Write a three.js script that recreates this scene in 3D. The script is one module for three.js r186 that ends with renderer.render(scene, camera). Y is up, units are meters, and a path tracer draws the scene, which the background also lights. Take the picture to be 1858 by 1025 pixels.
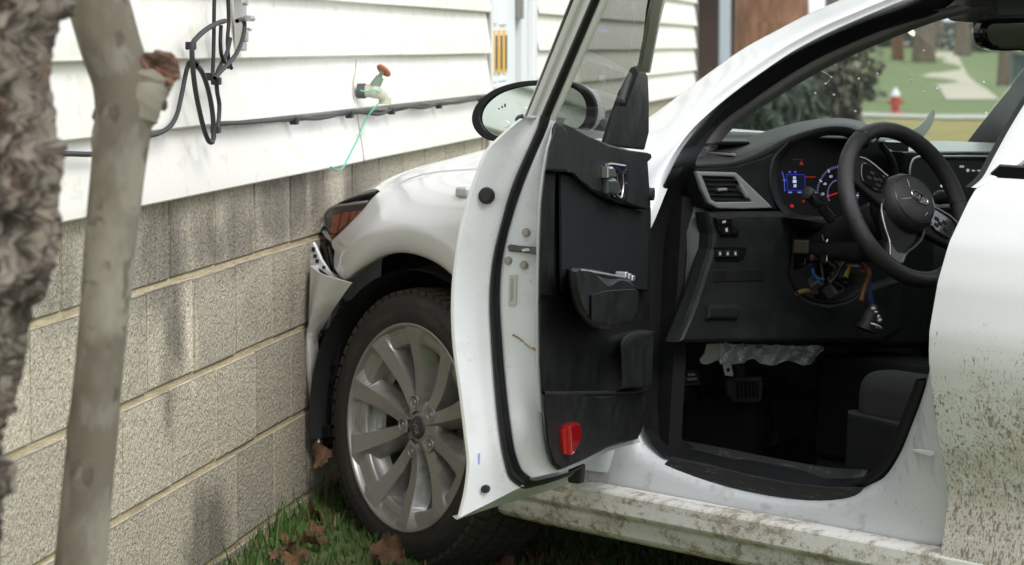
import * as THREE from 'three';
import { mergeGeometries, mergeVertices, toCreasedNormals } from 'three/addons/utils/BufferGeometryUtils.js';
import { RoundedBoxGeometry } from 'three/addons/geometries/RoundedBoxGeometry.js';
import { FontLoader } from 'three/addons/loaders/FontLoader.js';
import { TextGeometry } from 'three/addons/geometries/TextGeometry.js';

// ---------------------------------------------------------------- camera, sky, sun, exposure
const PW = 1858, PH = 1025, FOC = 5200, HOR = 82, CAMY = 1.2418;
const PITCH = Math.atan((PH / 2 - HOR) / FOC);
const scene = new THREE.Scene();
const camera = new THREE.PerspectiveCamera(2 * Math.atan(PH / 2 / FOC) * 180 / Math.PI, PW / PH, 0.1, 1500);
camera.position.set(0, CAMY, 0); camera.rotation.x = -PITCH; camera.updateMatrixWorld(true);
camera.focus = 5.9; camera.userData.fStop = 8.5;
const renderer = new THREE.WebGLRenderer({ antialias: true });
renderer.toneMapping = THREE.LinearToneMapping;
renderer.toneMappingExposure = 2.0;
renderer.shadowMap.enabled = true;
{ // overcast sky: even cloud, a little brighter overhead
  const w = 64, h = 32, d = new Float32Array(w * h * 4);
  for (let j = 0; j < h; j++) for (let i = 0; i < w; i++) {
    const el = Math.sin(((j + .5) / h - .5) * Math.PI), k = el > 0 ? .62 + .5 * el : .55;
    const o = (j * w + i) * 4; d[o] = .94 * k; d[o + 1] = .98 * k; d[o + 2] = 1.04 * k; d[o + 3] = 1;
  }
  const t = new THREE.DataTexture(d, w, h, THREE.RGBAFormat, THREE.FloatType);
  t.mapping = THREE.EquirectangularReflectionMapping; t.magFilter = THREE.LinearFilter; t.needsUpdate = true;
  scene.background = t; scene.environment = t;
}
const sun = new THREE.DirectionalLight(new THREE.Color(1, .965, .92), 1.0);
sun.position.set(9, 16, 9); sun.target.position.set(0, 0, -7); sun.castShadow = true; sun.shadow.radius = 40;
Object.assign(sun.shadow.camera, { left: -12, right: 12, top: 12, bottom: -12, near: 1, far: 60 });
sun.shadow.mapSize.set(2048, 2048);
scene.add(sun, sun.target);

// ---------------------------------------------------------------- helpers
let seed = 12345;
const rnd = () => { seed = (seed * 1664525 + 1013904223) >>> 0; return seed / 4294967296; };
const rr = (a, b) => a + (b - a) * rnd();
const V = (x, y, z) => new THREE.Vector3(x, y, z);
const lerp = (a, b, t) => a + (b - a) * t, clamp = (x, a = 0, b = 1) => Math.min(b, Math.max(a, x));
const sstep = (a, b, x) => { const t = clamp((x - a) / (b - a)); return t * t * (3 - 2 * t); };
function hash(x, y) { let h = Math.imul(x | 0, 374761393) + Math.imul(y | 0, 668265263); h = Math.imul(h ^ (h >>> 13), 1274126177); return ((h ^ (h >>> 16)) >>> 0) / 4294967296; }
function vn(x, y, P = 0) { // value noise, optional period
  const xi = Math.floor(x), yi = Math.floor(y), fx = x - xi, fy = y - yi, u = fx * fx * (3 - 2 * fx), v = fy * fy * (3 - 2 * fy);
  const w = a => P ? ((a % P) + P) % P : a;
  return lerp(lerp(hash(w(xi), w(yi)), hash(w(xi + 1), w(yi)), u), lerp(hash(w(xi), w(yi + 1)), hash(w(xi + 1), w(yi + 1)), u), v);
}
function fbm(x, y, o = 4, P = 0) { let s = 0, a = .5, t = 0; for (let i = 0; i < o; i++) { s += a * vn(x + i * 17 * (P ? 0 : 1), y, P); t += a; a *= .5; x *= 2; y *= 2; P *= 2; } return s / t; }
const interp = (tab, x) => { if (x <= tab[0][0]) return tab[0][1]; for (let i = 1; i < tab.length; i++) if (x <= tab[i][0]) { const a = tab[i - 1], b = tab[i]; return lerp(a[1], b[1], (x - a[0]) / (b[0] - a[0])); } return tab[tab.length - 1][1]; };
const toS = c => c <= .0031308 ? 12.92 * c : 1.055 * Math.pow(c, 1 / 2.4) - .055;
function tex(w, h, fn, { srgb = true, repeat } = {}) { // fn(x01, y01) gives linear colour [r, g, b] (srgb) or a grey number
  const d = new Uint8Array(w * h * 4);
  for (let j = 0; j < h; j++) for (let i = 0; i < w; i++) {
    const c = fn((i + .5) / w, (j + .5) / h, i, j), o = (j * w + i) * 4;
    for (let k = 0; k < 3; k++) { const v = typeof c === 'number' ? c : c[k]; d[o + k] = 255 * clamp(srgb ? toS(clamp(v)) : v); }
    d[o + 3] = 255;
  }
  const t = new THREE.DataTexture(d, w, h); t.wrapS = t.wrapT = THREE.RepeatWrapping; t.magFilter = THREE.LinearFilter; t.minFilter = THREE.LinearMipmapLinearFilter; t.generateMipmaps = true;
  if (srgb) t.colorSpace = THREE.SRGBColorSpace;
  if (repeat) t.repeat.set(repeat[0], repeat[1]);
  t.needsUpdate = true; return t;
}
const col = (r, g = r, b = r) => new THREE.Color().setRGB(r, g, b);
const mat = (c, roughness = .6, o = {}) => new THREE.MeshStandardMaterial({ color: Array.isArray(c) ? col(...c) : c, roughness, ...o });
const phys = (c, roughness = .4, o = {}) => new THREE.MeshPhysicalMaterial({ color: Array.isArray(c) ? col(...c) : c, roughness, ...o });
const names = new Map();
function numbered(n) { const k = names.get(n) || 0; names.set(n, k + 1); return k ? `${n}_${String(k).padStart(3, '0')}` : n; }
function shade(o) { o.traverse(m => { if (m.isMesh) { m.castShadow = true; m.receiveShadow = true; } }); return o; }
function thing(name, label, category, group, pos) {
  const g = new THREE.Group(); g.name = numbered(name); g.userData = { label, category }; if (group) g.userData.group = group;
  if (pos) g.position.copy(pos); scene.add(g); return g;
}
function part(name, geo, m, parent) { const o = new THREE.Mesh(Array.isArray(geo) ? mergeG(geo) : geo, m); o.name = name; o.castShadow = o.receiveShadow = true; parent.add(o); return o; }
function one(name, geo, m, label, category, group) { const o = part(numbered(name), geo, m, scene); o.userData = { label, category }; if (group) o.userData.group = group; return o; }
function struct(name, geo, m) { const o = part(name, geo, m, scene); o.userData = { kind: 'structure' }; return o; }
function mergeG(list) {
  const out = list.map(g => { let q = g.index ? g.toNonIndexed() : g.clone(); for (const k of Object.keys(q.attributes)) if (!['position', 'normal', 'uv'].includes(k)) q.deleteAttribute(k); if (!q.attributes.normal) q.computeVertexNormals(); if (!q.attributes.uv) q.setAttribute('uv', new THREE.BufferAttribute(new Float32Array(q.attributes.position.count * 2), 2)); return q; });
  return mergeGeometries(out);
}
const box = (x0, x1, y0, y1, z0, z1, r = 0) => {
  const g = r ? new RoundedBoxGeometry(x1 - x0, y1 - y0, z1 - z0, 2, r) : new THREE.BoxGeometry(x1 - x0, y1 - y0, z1 - z0);
  return g.translate((x0 + x1) / 2, (y0 + y1) / 2, (z0 + z1) / 2);
};
const rail = (pts, n, closed = false) => { const c = new THREE.CatmullRomCurve3(pts, closed, 'centripetal'); return closed ? c.getSpacedPoints(n).slice(0, n) : c.getSpacedPoints(n - 1); };
const railT = (pts, n) => { const c = new THREE.CatmullRomCurve3(pts, false, 'centripetal'); return [...Array(n)].map((_, i) => c.getPoint(i / (n - 1))); };
function grid(rows, { closeU = false, uv } = {}) { // rows of equal length -> smooth surface, uv in metres
  const R = rows.length, N = rows[0].length, pos = [], uvs = [], idx = [];
  let su = 0;
  for (let j = 0; j < R; j++) {
    if (j) su += rows[j][N >> 1].distanceTo(rows[j - 1][N >> 1]);
    let sv = 0;
    for (let i = 0; i < N; i++) { const p = rows[j][i]; if (i) sv += p.distanceTo(rows[j][i - 1]); pos.push(p.x, p.y, p.z); if (uv) uvs.push(...uv(p)); else uvs.push(sv, su); }
  }
  for (let j = 0; j < R - 1; j++) for (let i = 0; i < N - (closeU ? 0 : 1); i++) { const a = j * N + i, b = j * N + (i + 1) % N, c = a + N, d = b + N; idx.push(a, b, d, a, d, c); }
  const g = new THREE.BufferGeometry(); g.setAttribute('position', new THREE.Float32BufferAttribute(pos, 3)); g.setAttribute('uv', new THREE.Float32BufferAttribute(uvs, 2)); g.setIndex(idx); g.computeVertexNormals(); return g;
}
// loft: rails are lists of Vector3; each is resampled to n points, the surface is smooth across (m steps between rails) or straight
function loft(rails, n = 40, { m = 4, straight = false, uv, t = false } = {}) {
  const rs = rails.map(r => t ? railT(r, n) : rail(r, n));
  if (straight) return grid(rs, { uv });
  const cols = []; for (let i = 0; i < n; i++) cols.push(railT(rs.map(r => r[i]), (rs.length - 1) * m + 1));
  const rows = []; for (let j = 0; j < cols[0].length; j++) rows.push(cols.map(c => c[j]));
  return grid(rows, { uv });
}
function shell(geo, th) { // give a sheet its thickness, along the normals, with a closed rim
  const g = geo.index ? geo : mergeVertices(geo); const p = g.attributes.position, nrm = g.attributes.normal, u = g.attributes.uv, n = p.count, pos = [], uvs = [], idx = [];
  for (let s = 0; s < 2; s++) for (let i = 0; i < n; i++) { const k = s ? -th : 0; pos.push(p.getX(i) + nrm.getX(i) * k, p.getY(i) + nrm.getY(i) * k, p.getZ(i) + nrm.getZ(i) * k); uvs.push(u.getX(i), u.getY(i)); }
  const ix = g.index.array, edges = new Map();
  for (let i = 0; i < ix.length; i += 3) { const [a, b, c] = [ix[i], ix[i + 1], ix[i + 2]]; idx.push(a, b, c, c + n, b + n, a + n); for (const [e, f] of [[a, b], [b, c], [c, a]]) { const k = e < f ? e + '_' + f : f + '_' + e; if (edges.has(k)) edges.set(k, null); else edges.set(k, [e, f]); } }
  for (const v of edges.values()) if (v) { const [a, b] = v; idx.push(a, b + n, b, a, a + n, b + n); }
  const o = new THREE.BufferGeometry(); o.setAttribute('position', new THREE.Float32BufferAttribute(pos, 3)); o.setAttribute('uv', new THREE.Float32BufferAttribute(uvs, 2)); o.setIndex(idx);
  return toCreasedNormals(o, .7);
}
const tube = (pts, r, n = 40, rs = 8, closed = false) => new THREE.TubeGeometry(new THREE.CatmullRomCurve3(pts, closed, 'centripetal'), n, r, rs, closed);
function taper(pts, radii, n = 40, rs = 12, jitter) { // tube of changing radius with capped ends
  const c = new THREE.CatmullRomCurve3(pts, false, 'centripetal'), fr = c.computeFrenetFrames(n), rows = [];
  for (let j = 0; j <= n; j++) {
    const t = j / n, p = c.getPointAt(t), rad = interp(radii, t), row = [];
    for (let i = 0; i < rs; i++) { const a = i / rs * 2 * Math.PI, k = rad * (jitter ? jitter(a, t, p) : 1); row.push(p.clone().addScaledVector(fr.normals[j], Math.cos(a) * k).addScaledVector(fr.binormals[j], Math.sin(a) * k)); }
    if (j === 0 || j === n) { const q = row.map(() => p.clone()); if (j === 0) rows.push(q); rows.push(row); if (j === n) rows.push(q); } else rows.push(row);
  }
  return grid(rows, { closeU: true });
}
// polygon (x, y pairs) -> bevelled slab between z0 and z1, the bevel inside the outline
function slab(poly, z0, z1, bevel = .004, holes = [], segs = 2) {
  const s = new THREE.Shape(poly.map(p => new THREE.Vector2(p.x ?? p[0], p.y ?? p[1])));
  for (const h of holes) s.holes.push(new THREE.Path(h.map(p => new THREE.Vector2(p.x ?? p[0], p.y ?? p[1]))));
  const d = z1 - z0, b = Math.min(bevel, d * .49);
  return new THREE.ExtrudeGeometry(s, { depth: d - 2 * b, bevelEnabled: b > 0, bevelThickness: b, bevelSize: b, bevelOffset: -b, bevelSegments: segs, curveSegments: 6 }).translate(0, 0, z0 + b);
}
const smoothPoly = (pts, n = 60) => new THREE.CatmullRomCurve3(pts.map(p => V(p.x ?? p[0], p.y ?? p[1], 0)), true, 'centripetal').getSpacedPoints(n).slice(0, n);

// photo pixel -> ray; a point is then fixed by the plane or surface it lies on
const camDir = (px, py) => V((px - PW / 2) / FOC, -(py - PH / 2) / FOC, -1).applyEuler(camera.rotation);
function frame(obj) { // unprojection into a group's own axes
  obj.updateWorldMatrix(true, false); const inv = obj.matrixWorld.clone().invert(), o = camera.position.clone().applyMatrix4(inv);
  const on = (px, py, ax, v) => { const d = camDir(px, py).transformDirection(inv), t = (v - o.getComponent(ax)) / d.getComponent(ax); return o.clone().addScaledVector(d, t); };
  return { x: (px, py, v) => on(px, py, 0, v), y: (px, py, v) => on(px, py, 1, v), z: (px, py, v) => on(px, py, 2, v), surf: (px, py, f) => { let z = 0; for (let i = 0; i < 40; i++) z = lerp(z, f(on(px, py, 2, z)), .6); return on(px, py, 2, z); } };
}
const atDepth = (px, py, depth) => camera.position.clone().addScaledVector(camDir(px, py), depth);

// ---------------------------------------------------------------- ground
const WD = V(.1466, 0, -.9892), WN = V(.9892, 0, .1466), W0 = V(-.507, 0, -7.15); // the house wall: along, out, a point of its face
const wallDist = (x, z) => (x - W0.x) * WN.x + (z - W0.z) * WN.z;
function groundY(x, z) {
  const d = wallDist(x, z); let h = .10 * Math.pow(clamp(1 - d / .42), 1.3);
  h -= .052 * clamp(d - .31, 0, 2.2) * sstep(0, 1, d) * (1 - sstep(-12, -16, -Math.abs(z)) * 0) * (Math.abs(z) < 12 ? 1 : sstep(20, 12, Math.abs(z)));
  h += .012 * (fbm(x * 2.3 + 9, z * 2.3, 3) - .5) * sstep(30, 10, Math.abs(z));
  h += 1.1 * sstep(-90, -150, z);
  return h;
}
const grassTex = tex(512, 512, (x, y) => { const a = fbm(x * 8, y * 8, 5, 8), b = vn(x * 128, y * 128, 128), c = fbm(x * 24 + 5, y * 24, 3, 24); const br = sstep(.52, .7, c); const q = .6 + .5 * a + .4 * b; return [lerp(.105, .17, br) * q, lerp(.155, .15, br) * q, lerp(.05, .08, br) * q]; });
{
  const xs = [], zs = []; for (let i = 0; i <= 80; i++) { const t = i / 80 * 2 - 1; xs.push(Math.sign(t) * (Math.abs(t) * 4 + Math.pow(Math.abs(t), 4) * 700)); }
  for (let j = 0; j <= 150; j++) { const t = j / 150; zs.push(t < .6 ? lerp(10, -14, t / .6) : -14 - 30 * ((t - .6) / .4) - 900 * Math.pow((t - .6) / .4, 4)); }
  const rows = zs.map(z => xs.map(x => V(x, groundY(x, z), z)));
  struct('ground', grid(rows, { uv: p => [p.x / 2.2, p.z / 2.2] }), mat([1, 1, 1], 1, { map: grassTex }));
}

// ---------------------------------------------------------------- house
const wallPt = (s, y, q = 0) => W0.clone().addScaledVector(WD, s).addScaledVector(WN, q).setY(y);
const pxS = px => (8143 / (1700 - px) - 7.15) / .9892;  // position along the wall of a photo column
const house = thing('house', 'house wall of cream vinyl siding over a grey concrete block foundation', 'house', null, wallPt(0, 0));
house.rotation.y = Math.atan2(-WD.z, WD.x); house.updateMatrixWorld(true); // own axes: x along the wall, y up, z out over the lawn
const HF = frame(house);
const YC = [-.094, .119, .332, .545, .758, .971]; // block courses
const gauss = (x, y, cx, cy, rx, ry) => Math.exp(-(((x - cx) / rx) ** 2) - ((y - cy) / ry) ** 2);
const STX = 6, STY = 1.25; // metres covered by the wall's colour map
const blockTex = tex(2048, 512, (x, y) => {
  const s = x * STX - 3.0, h = y * STY - .1, q = s + .06 * (fbm(s * 5, h * 5, 3) - .5);
  const g1 = vn(s * 330, h * 330), g2 = vn(s * 170 + 40, h * 170), pit = sstep(.2, .04, vn(s * 210 + 7, h * 210 + 3));
  let v = .43 * (.62 + .4 * g1 + .4 * g2) * (1 - .6 * pit);
  // dark patches at fixed spots, most in the upper courses, with ragged outlines
  const rag = fbm(s * 9, h * 7, 4), drip = fbm(s * 26, h * 1.6, 3);
  let st = 0;
  for (const [px, hy, rx, ry, a] of [[300, .80, .30, .16, .8], [430, .82, .5, .12, .75], [520, .86, .5, .12, .8], [310, .66, .13, .16, .7], [300, .55, .10, .14, .6], [370, .17, .22, .16, .9], [560, .66, .4, .2, .5], [470, .62, .3, .16, .45], [100, .8, .25, .16, .5], [60, .66, .2, .12, .3], [640, .85, .5, .1, .6]]) st = Math.max(st, a * gauss(q, h, pxS(px), hy, rx, ry));
  st = sstep(.18, .72, st * (.55 + .9 * rag)) * (.7 + .5 * drip);
  const wh = gauss(q, h, pxS(610), .86, .13, .2) + .9 * gauss(q, h, pxS(342), .74, .05, .2) + .6 * gauss(q, h, pxS(352), .6, .05, .12) + .7 * gauss(q, h, pxS(560), .9, .03, .12);
  const W = sstep(.3, .8, wh * (.5 + drip));
  v *= 1 - .60 * clamp(st); v *= 1 + .42 * W;
  return [v * 1.11, v, v * .80];
});
const blockBump = tex(512, 512, (x, y) => .5 * vn(x * 190, y * 190, 190) + .5 * vn(x * 90, y * 90, 90) - .5 * sstep(.2, .04, vn(x * 128, y * 128, 128)), { srgb: false });
blockBump.repeat.set(STX / .6, STY / .6);
const blockMats = [1, .93, 1.07, .88].map(k => mat([k, k * .99, k * .97], .95, { map: blockTex, bumpMap: blockBump, bumpScale: .004 }));
const mortarTex = tex(256, 256, (x, y) => { const n = fbm(x * 32, y * 32, 3, 32), b = vn(x * 128, y * 128, 128); const v = .46 * (.62 + .4 * n + .35 * b); return [v * 1.12, v * .93, v * .60]; });
mortarTex.repeat.set(2.5, 2.5);
const foundation = part('foundation', box(-14, 2.84, -.3, .95, -.2, -.005), mat([1, 1, 1], .95, { map: mortarTex, bumpMap: blockBump, bumpScale: .002 }), house);
{
  const P = .3697, base = -1.314, cache = new Map();
  for (let r = 0; r < YC.length - 1; r++) {
    const off = base + (r % 2 ? P / 2 : 0), k0 = Math.ceil((-13.9 - off) / P), k1 = Math.floor((2.84 - off) / P);
    for (let k = k0; k <= k1; k++) {
      const a = off + k * P + .0055, b = Math.min(off + (k + 1) * P - .0055, 2.835); if (b - a < .06) continue;
      const g = new RoundedBoxGeometry(b - a, YC[r + 1] - YC[r] - .014, .1, 1, .0035), cx = (a + b) / 2, cy = (YC[r] + YC[r + 1]) / 2, u = g.attributes.uv, p = g.attributes.position;
      for (let i = 0; i < u.count; i++) u.setXY(i, (p.getX(i) + cx + 3.0 + (Math.abs(p.getZ(i)) < .0499 ? p.getZ(i) : 0)) / STX, (p.getY(i) + cy + .1) / STY);
      const m = part('block', g, blockMats[Math.floor(hash(k + 40, r * 7 + 1) * 4)], foundation);
      m.position.set(cx + rr(-.0008, .0008), cy + rr(-.0012, .0012), -.05 + rr(-.0015, .0012));
    }
  }
}
part('foundation_far', box(3.9, 11.3, -.3, .95, -.2, -.004), blockMats[1], house);
part('foundation_return', box(2.83, 2.87, -.3, .935, -.2, .012), blockMats[0], house);
// siding: every course is its own board, lower edge standing out over the one below
const sideTex = tex(512, 512, (x, y) => { const a = fbm(x * 6, y * 6, 4, 6), g = fbm(x * 90, y * 10, 3, 10), d = sstep(.56, .80, fbm(x * 15 + 3, y * 3, 4, 3)) * .13 + .18 * sstep(.70, .78, fbm(x * 30, y * 30 + 5, 4, 30)); const v = .79 * (.965 + .03 * a + .03 * g); return [v * (1 - .4 * d), v * (.968 - .42 * d), v * (.895 - .75 * d)]; });
sideTex.repeat.set(.55, 1.1);
const sideBump = tex(256, 256, (x, y) => .6 * fbm(x * 64, y * 3, 3, 64) + .4 * vn(x * 128, y * 16, 128), { srgb: false }); sideBump.repeat.set(3, 3);
const sideMat = mat([1, 1, 1], .55, { map: sideTex, bumpMap: sideBump, bumpScale: .0012 });
function board(s0, s1, y0, y1, wob = 0) { // slanted clapboard with its turned-under lower lip
  const prof = [[.0105, y1], [.0125, y1 - .004], [.0325, y0 + .007], [.0332, y0 + .002], [.0312, y0 - .001], [.009, y0 + .001]], n = Math.max(2, Math.round((s1 - s0) / .25));
  const rows = []; for (const [z, y] of prof) { const row = []; for (let i = 0; i <= n; i++) { const s = lerp(s0, s1, i / n); row.push(V(s, y + wob * (vn(s * 1.3, y0 * 9) - .5), z + .004 * (vn(s * 2 + 5, y0 * 7) - .5))); } rows.push(row); }
  return toCreasedNormals(grid(rows, { uv: p => [p.x + y0 * 3, p.y] }), .5);
}
{
  const laps = [.932, 1.0745, 1.2135, 1.355, 1.497, 1.639]; for (let y = 1.781; y < 3.3; y += .142) laps.push(y);
  part('sheathing', box(-14, 2.80, .93, 3.45, -.2, .006), mat([.3, .28, .25], .9), house);
  part('sheathing', box(3.93, 11.28, .93, 3.45, -.2, .006), mat([.3, .28, .25], .9), house);
  laps.forEach((y, i) => {
    const y1 = (laps[i + 1] ?? y + .142) + .003, seam = i === 2 ? pxS(481) : i === 4 ? -3.1 : i === 1 ? -5.2 : i % 2 ? -2.2 : -4.1;
    part('siding_board', board(-14, seam + .012, y, y1, .002), sideMat, house);
    part('siding_board', board(seam, 2.79 - .02 * hash(i, 3), y, y1, .002).translate(0, 0, -.0022), sideMat, house);
    part('siding_board', board(3.94, 11.27, y + .008, y1 + .008, .002), sideMat, house);
  });
  const trim = mat([.74, .75, .76], .5), chan = mat([.1, .09, .08], .8);
  part('corner_channel', box(2.80, 2.835, .935, 3.4, -.1, .020), mat([.45, .42, .38], .7), house);
  part('corner_channel', box(11.28, 11.33, .93, 3.4, -.1, .034), mat([.16, .15, .14], .7), house);
  // side door with its casing, hinge and glazed insert
  const door = part('door', box(2.86, 3.62, .36, 2.45, -.06, -.012, .004), mat([.76, .79, .82], .4), house);
  part('door_step', box(2.86, 3.9, -.3, .34, -.2, .1, .01), mat([.35, .34, .32], .9), house);
  part('door_lintel', box(2.80, 3.94, 2.46, 3.4, -.2, .0, .004), trim, house);
  part('casing', box(2.838, 2.88, .3, 2.45, -.1, .022, .004), trim, house);
  part('casing', box(3.70, 3.83, .3, 2.45, -.1, .004, .004), trim, house);
  part('casing', box(3.84, 3.93, .3, 2.45, -.1, .03, .004), trim, house);
  part('hinge', [box(3.635, 3.69, 1.34, 1.46, -.03, .004, .003), new THREE.CylinderGeometry(.009, .009, .12, 10).translate(3.66, 1.40, .006)], mat([.33, .31, .29], .4, { metalness: .8 }), house);
  const amber = phys([.75, .42, .06], .25, { clearcoat: .5 }), white = mat([.8, .82, .85], .4), lead = mat([.10, .08, .05], .5);
  const bars = [[887.5, 892.5], [896, 902.5], [905, 911.5], [914.5, 919]];
  for (const [a, b] of bars) {
    const p = HF.z(a, 54, -.006), q = HF.z(b, 132, -.006);
    part('amber_glass_bar', box(p.x, q.x, q.y, p.y, -.014, -.003, .002), amber, door);
    part('lead_strip', box((p.x + q.x) / 2 - .012, (p.x + q.x) / 2 + .014, q.y + .012, p.y - .02, -.006, -.0005), lead, door);
  }
  for (const [a, b, y0, y1] of [[893, 901, 0, 44], [908, 918, 0, 46], [893, 901, 142, 150], [907, 918, 140, 147], [893, 901, 153, 160], [907, 918, 151, 158]]) { const p = HF.z(a, y0, -.008), q = HF.z(b, y1, -.008); part('moulded_panel', box(p.x, q.x, q.y, p.y, -.014, -.004, .004), white, door); }
  // roof edge over the wall
  part('soffit', box(-14.2, 11.6, 3.42, 3.46, -.25, .35), trim, house);
  part('gutter', box(-14.2, 11.6, 3.40, 3.52, .352, .46, .02), trim, house);
  const rf = grid([[V(-14.3, 3.5, .42), V(11.7, 3.5, .42)], [V(-14.3, 5.6, -3.6), V(11.7, 5.6, -3.6)], [V(-14.3, 3.5, -7.6), V(11.7, 3.5, -7.6)]]);
  part('roof', shell(rf, .06), mat([.07, .065, .06], .95), house);
  part('gable_wall', slab([[-7.5, 0], [0, 0], [0, 3.45], [-3.6, 5.4], [-7.5, 3.45]], 0, .15, 0).rotateY(-Math.PI / 2).translate(11.28, 0, -.0).scale(1, 1, 1), sideMat, house);
}
// ------- cables, spigot on the wall
const onWall = (px, py, q = .03) => wallPt(0, 0).clone().set(0, 0, 0).add(HF.z(px, py, q)); // own axes of the wall
function wallThing(name, label, category, group) { const g = thing(name, label, category, group); g.position.copy(house.position); g.rotation.copy(house.rotation); return g; }
const rubber = mat([.012, .0125, .013], .6), greyCable = mat([.026, .027, .029], .6), steel = mat([.5, .49, .47], .35, { metalness: .85 });
{
  const cb = wallThing('coaxial_cable', 'looped black coaxial cables hanging from a metal ground block on the siding', 'cable');
  const w = (l, q = .05) => l.map(([x, y, dq]) => onWall(x, y, q + (dq || 0)));
  const cab = (l, r, q, m = rubber) => part('cable', tube(w(l, q), r * 1.2, 60, 8), m, cb);
  cab([[392, -60], [389, 0], [388, 70], [387, 110], [385, 140], [382, 143]], .0036, .045);
  cab([[414, -60], [414, 0], [415, 40], [413, 70], [414, 100], [418, 118], [420, 124]], .0036, .045);
  cab([[408, 38], [395, 42], [375, 53], [358, 68], [349, 82], [349, 110], [355, 165], [363, 205], [372, 240], [380, 257], [387, 255], [388, 240], [385, 200], [377, 160], [366, 130], [356, 118]], .0046, .062, greyCable);
  cab([[430, 38], [440, 36], [444, 45], [440, 70], [430, 95], [415, 115], [400, 130], [390, 142]], .004, .075, greyCable);
  cab([[401, 46], [400, 80], [402, 100], [408, 112], [414, 122]], .0036, .055);
  cab([[418, 70], [412, 95], [402, 115], [393, 138], [394, 165], [398, 190], [397, 215], [394, 236]], .004, .05, greyCable);
  cab([[343, 114], [338, 130], [330, 170], [322, 205], [312, 225], [298, 237], [284, 243], [270, 246]], .0042, .04, greyCable);
  cab([[180, 279], [160, 280], [125, 279], [60, 281], [-60, 284]], .0042, .036, greyCable);
  const gb = part('ground_block', [box(-.012, .03, -.075, .055, .03, .05, .004)], steel, cb); gb.position.copy(onWall(402, 30, 0)); 
  part('connector', [0, .016, .032].map(d => new THREE.CylinderGeometry(.0075, .0075, .013, 6).rotateZ(Math.PI / 2).translate(.012 + d * .9, -.004, .058)), steel, gb);
  part('connector', [box(.0, .012, -.055, -.03, .05, .058, .002), new THREE.CylinderGeometry(.004, .004, .02, 8).rotateZ(1.57).translate(.03, -.028, .055), new THREE.CylinderGeometry(.006, .006, .012, 8).rotateX(1.57).translate(0, .03, .053)], steel, gb);
  for (const [x, y] of [[383, 139], [395, 147], [394, 235], [349, 83], [355, 116]]) { const c = onWall(x, y, .055); part('clip', box(c.x - .012, c.x + .012, c.y - .008, c.y + .008, c.z - .012, c.z + .006, .002), rubber, cb); }
  const run = wallThing('wall_cable', 'grey cable sagging between black clips under the siding lap', 'cable');
  part('cable', tube(w([[396, 224], [450, 222], [500, 218], [535, 214], [575, 215], [600, 211], [635, 203], [665, 205], [690, 207], [710, 199], [740, 194], [770, 195], [797, 188], [830, 186], [860, 180], [882, 175]], .036), .005, 90, 8), greyCable, run);
  part('cable', tube(w([[396, 226], [470, 219], [535, 217], [590, 210], [635, 206], [680, 201], [710, 201], [760, 191], [797, 190], [850, 181], [882, 178]], .033), .0044, 90, 8), rubber, run);
  for (const [x, y] of [[535, 217], [635, 206], [711, 200], [797, 190], [872, 178]]) { const c = onWall(x, y, .036); part('clip', box(c.x - .014, c.x + .014, c.y - .012, c.y + .007, c.z - .01, c.z + .008, .003), rubber, run); }
  const seamc = mat([.3, .25, .2], .8);
  one('string', tube([[648, 205], [653, 240], [658, 270], [661, 290], [664, 297]].map(([x, y]) => HF.z(x, y, .034).applyMatrix4(house.matrixWorld)), .0011, 20, 5), seamc, 'thin brown string hanging down the siding below the spigot', 'string');
  one('green_wire', tube([[652, 164], [665, 166], [680, 164], [688, 168], [691, 182], [680, 195], [668, 210], [657, 230], [650, 250], [640, 270], [630, 290], [622, 305], [612, 308], [600, 303]].map(([x, y], i) => HF.z(x, y, i < 4 ? .09 : .045).applyMatrix4(house.matrixWorld)), .0021, 60, 6), mat([.05, .5, .33], .5), 'thin turquoise green wire tied to the spigot and trailing down', 'wire');
  // spigot
  const sp = wallThing('spigot', 'weathered garden spigot with an orange handle on the siding', 'spigot');
  const c0 = onWall(648, 165, .03), brass = tex(64, 64, (x, y) => { const n = fbm(x * 8, y * 8, 4, 8); return [lerp(.42, .6, n), lerp(.42, .58, n), lerp(.33, .45, n)]; });
  const bm = mat([1, 1, 1], .55, { map: brass, metalness: .25 });
  const cyl = (r0, r1, l) => new THREE.CylinderGeometry(r0, r1, l, 14);
  const ex = V(.0, 0, 0);
  const sq = .62; // the fitting stands close to the boards
  const K = z => .03 + (z - .03) * sq;
  part('locknut', cyl(.020, .020, .022).rotateX(1.57).translate(c0.x, c0.y, K(.05)), mat([.10, .10, .09], .6, { metalness: .4 }), sp);
  part('valve_body', [cyl(.016, .018, .04).rotateX(1.57).translate(c0.x, c0.y, K(.08)), new THREE.SphereGeometry(.020, 14, 10).translate(c0.x, c0.y, K(.105))], bm, sp);
  part('spout', [taper([V(c0.x, c0.y - .004, K(.11)), V(c0.x + .02, c0.y - .012, K(.132)), V(c0.x + .03, c0.y - .024, K(.14))], [[0, .015], [1, .014]], 10, 12), cyl(.017, .017, .016).translate(c0.x + .032, c0.y - .027, K(.141))], bm, sp);
  part('bonnet', [cyl(.011, .015, .03).rotateX(.55).translate(c0.x, c0.y + .024, K(.118)), cyl(.006, .006, .034).rotateX(.55).translate(c0.x, c0.y + .042, K(.132))], mat([.2, .26, .2], .6, { metalness: .3 }), sp);
  const hw = mat([.40, .13, .055], .75), hg = [new THREE.TorusGeometry(.018, .0045, 6, 20)]; for (let i = 0; i < 4; i++) hg.push(box(-.018, .018, -.0038, .0038, -.0035, .0035).rotateZ(i * Math.PI / 4));
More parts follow.
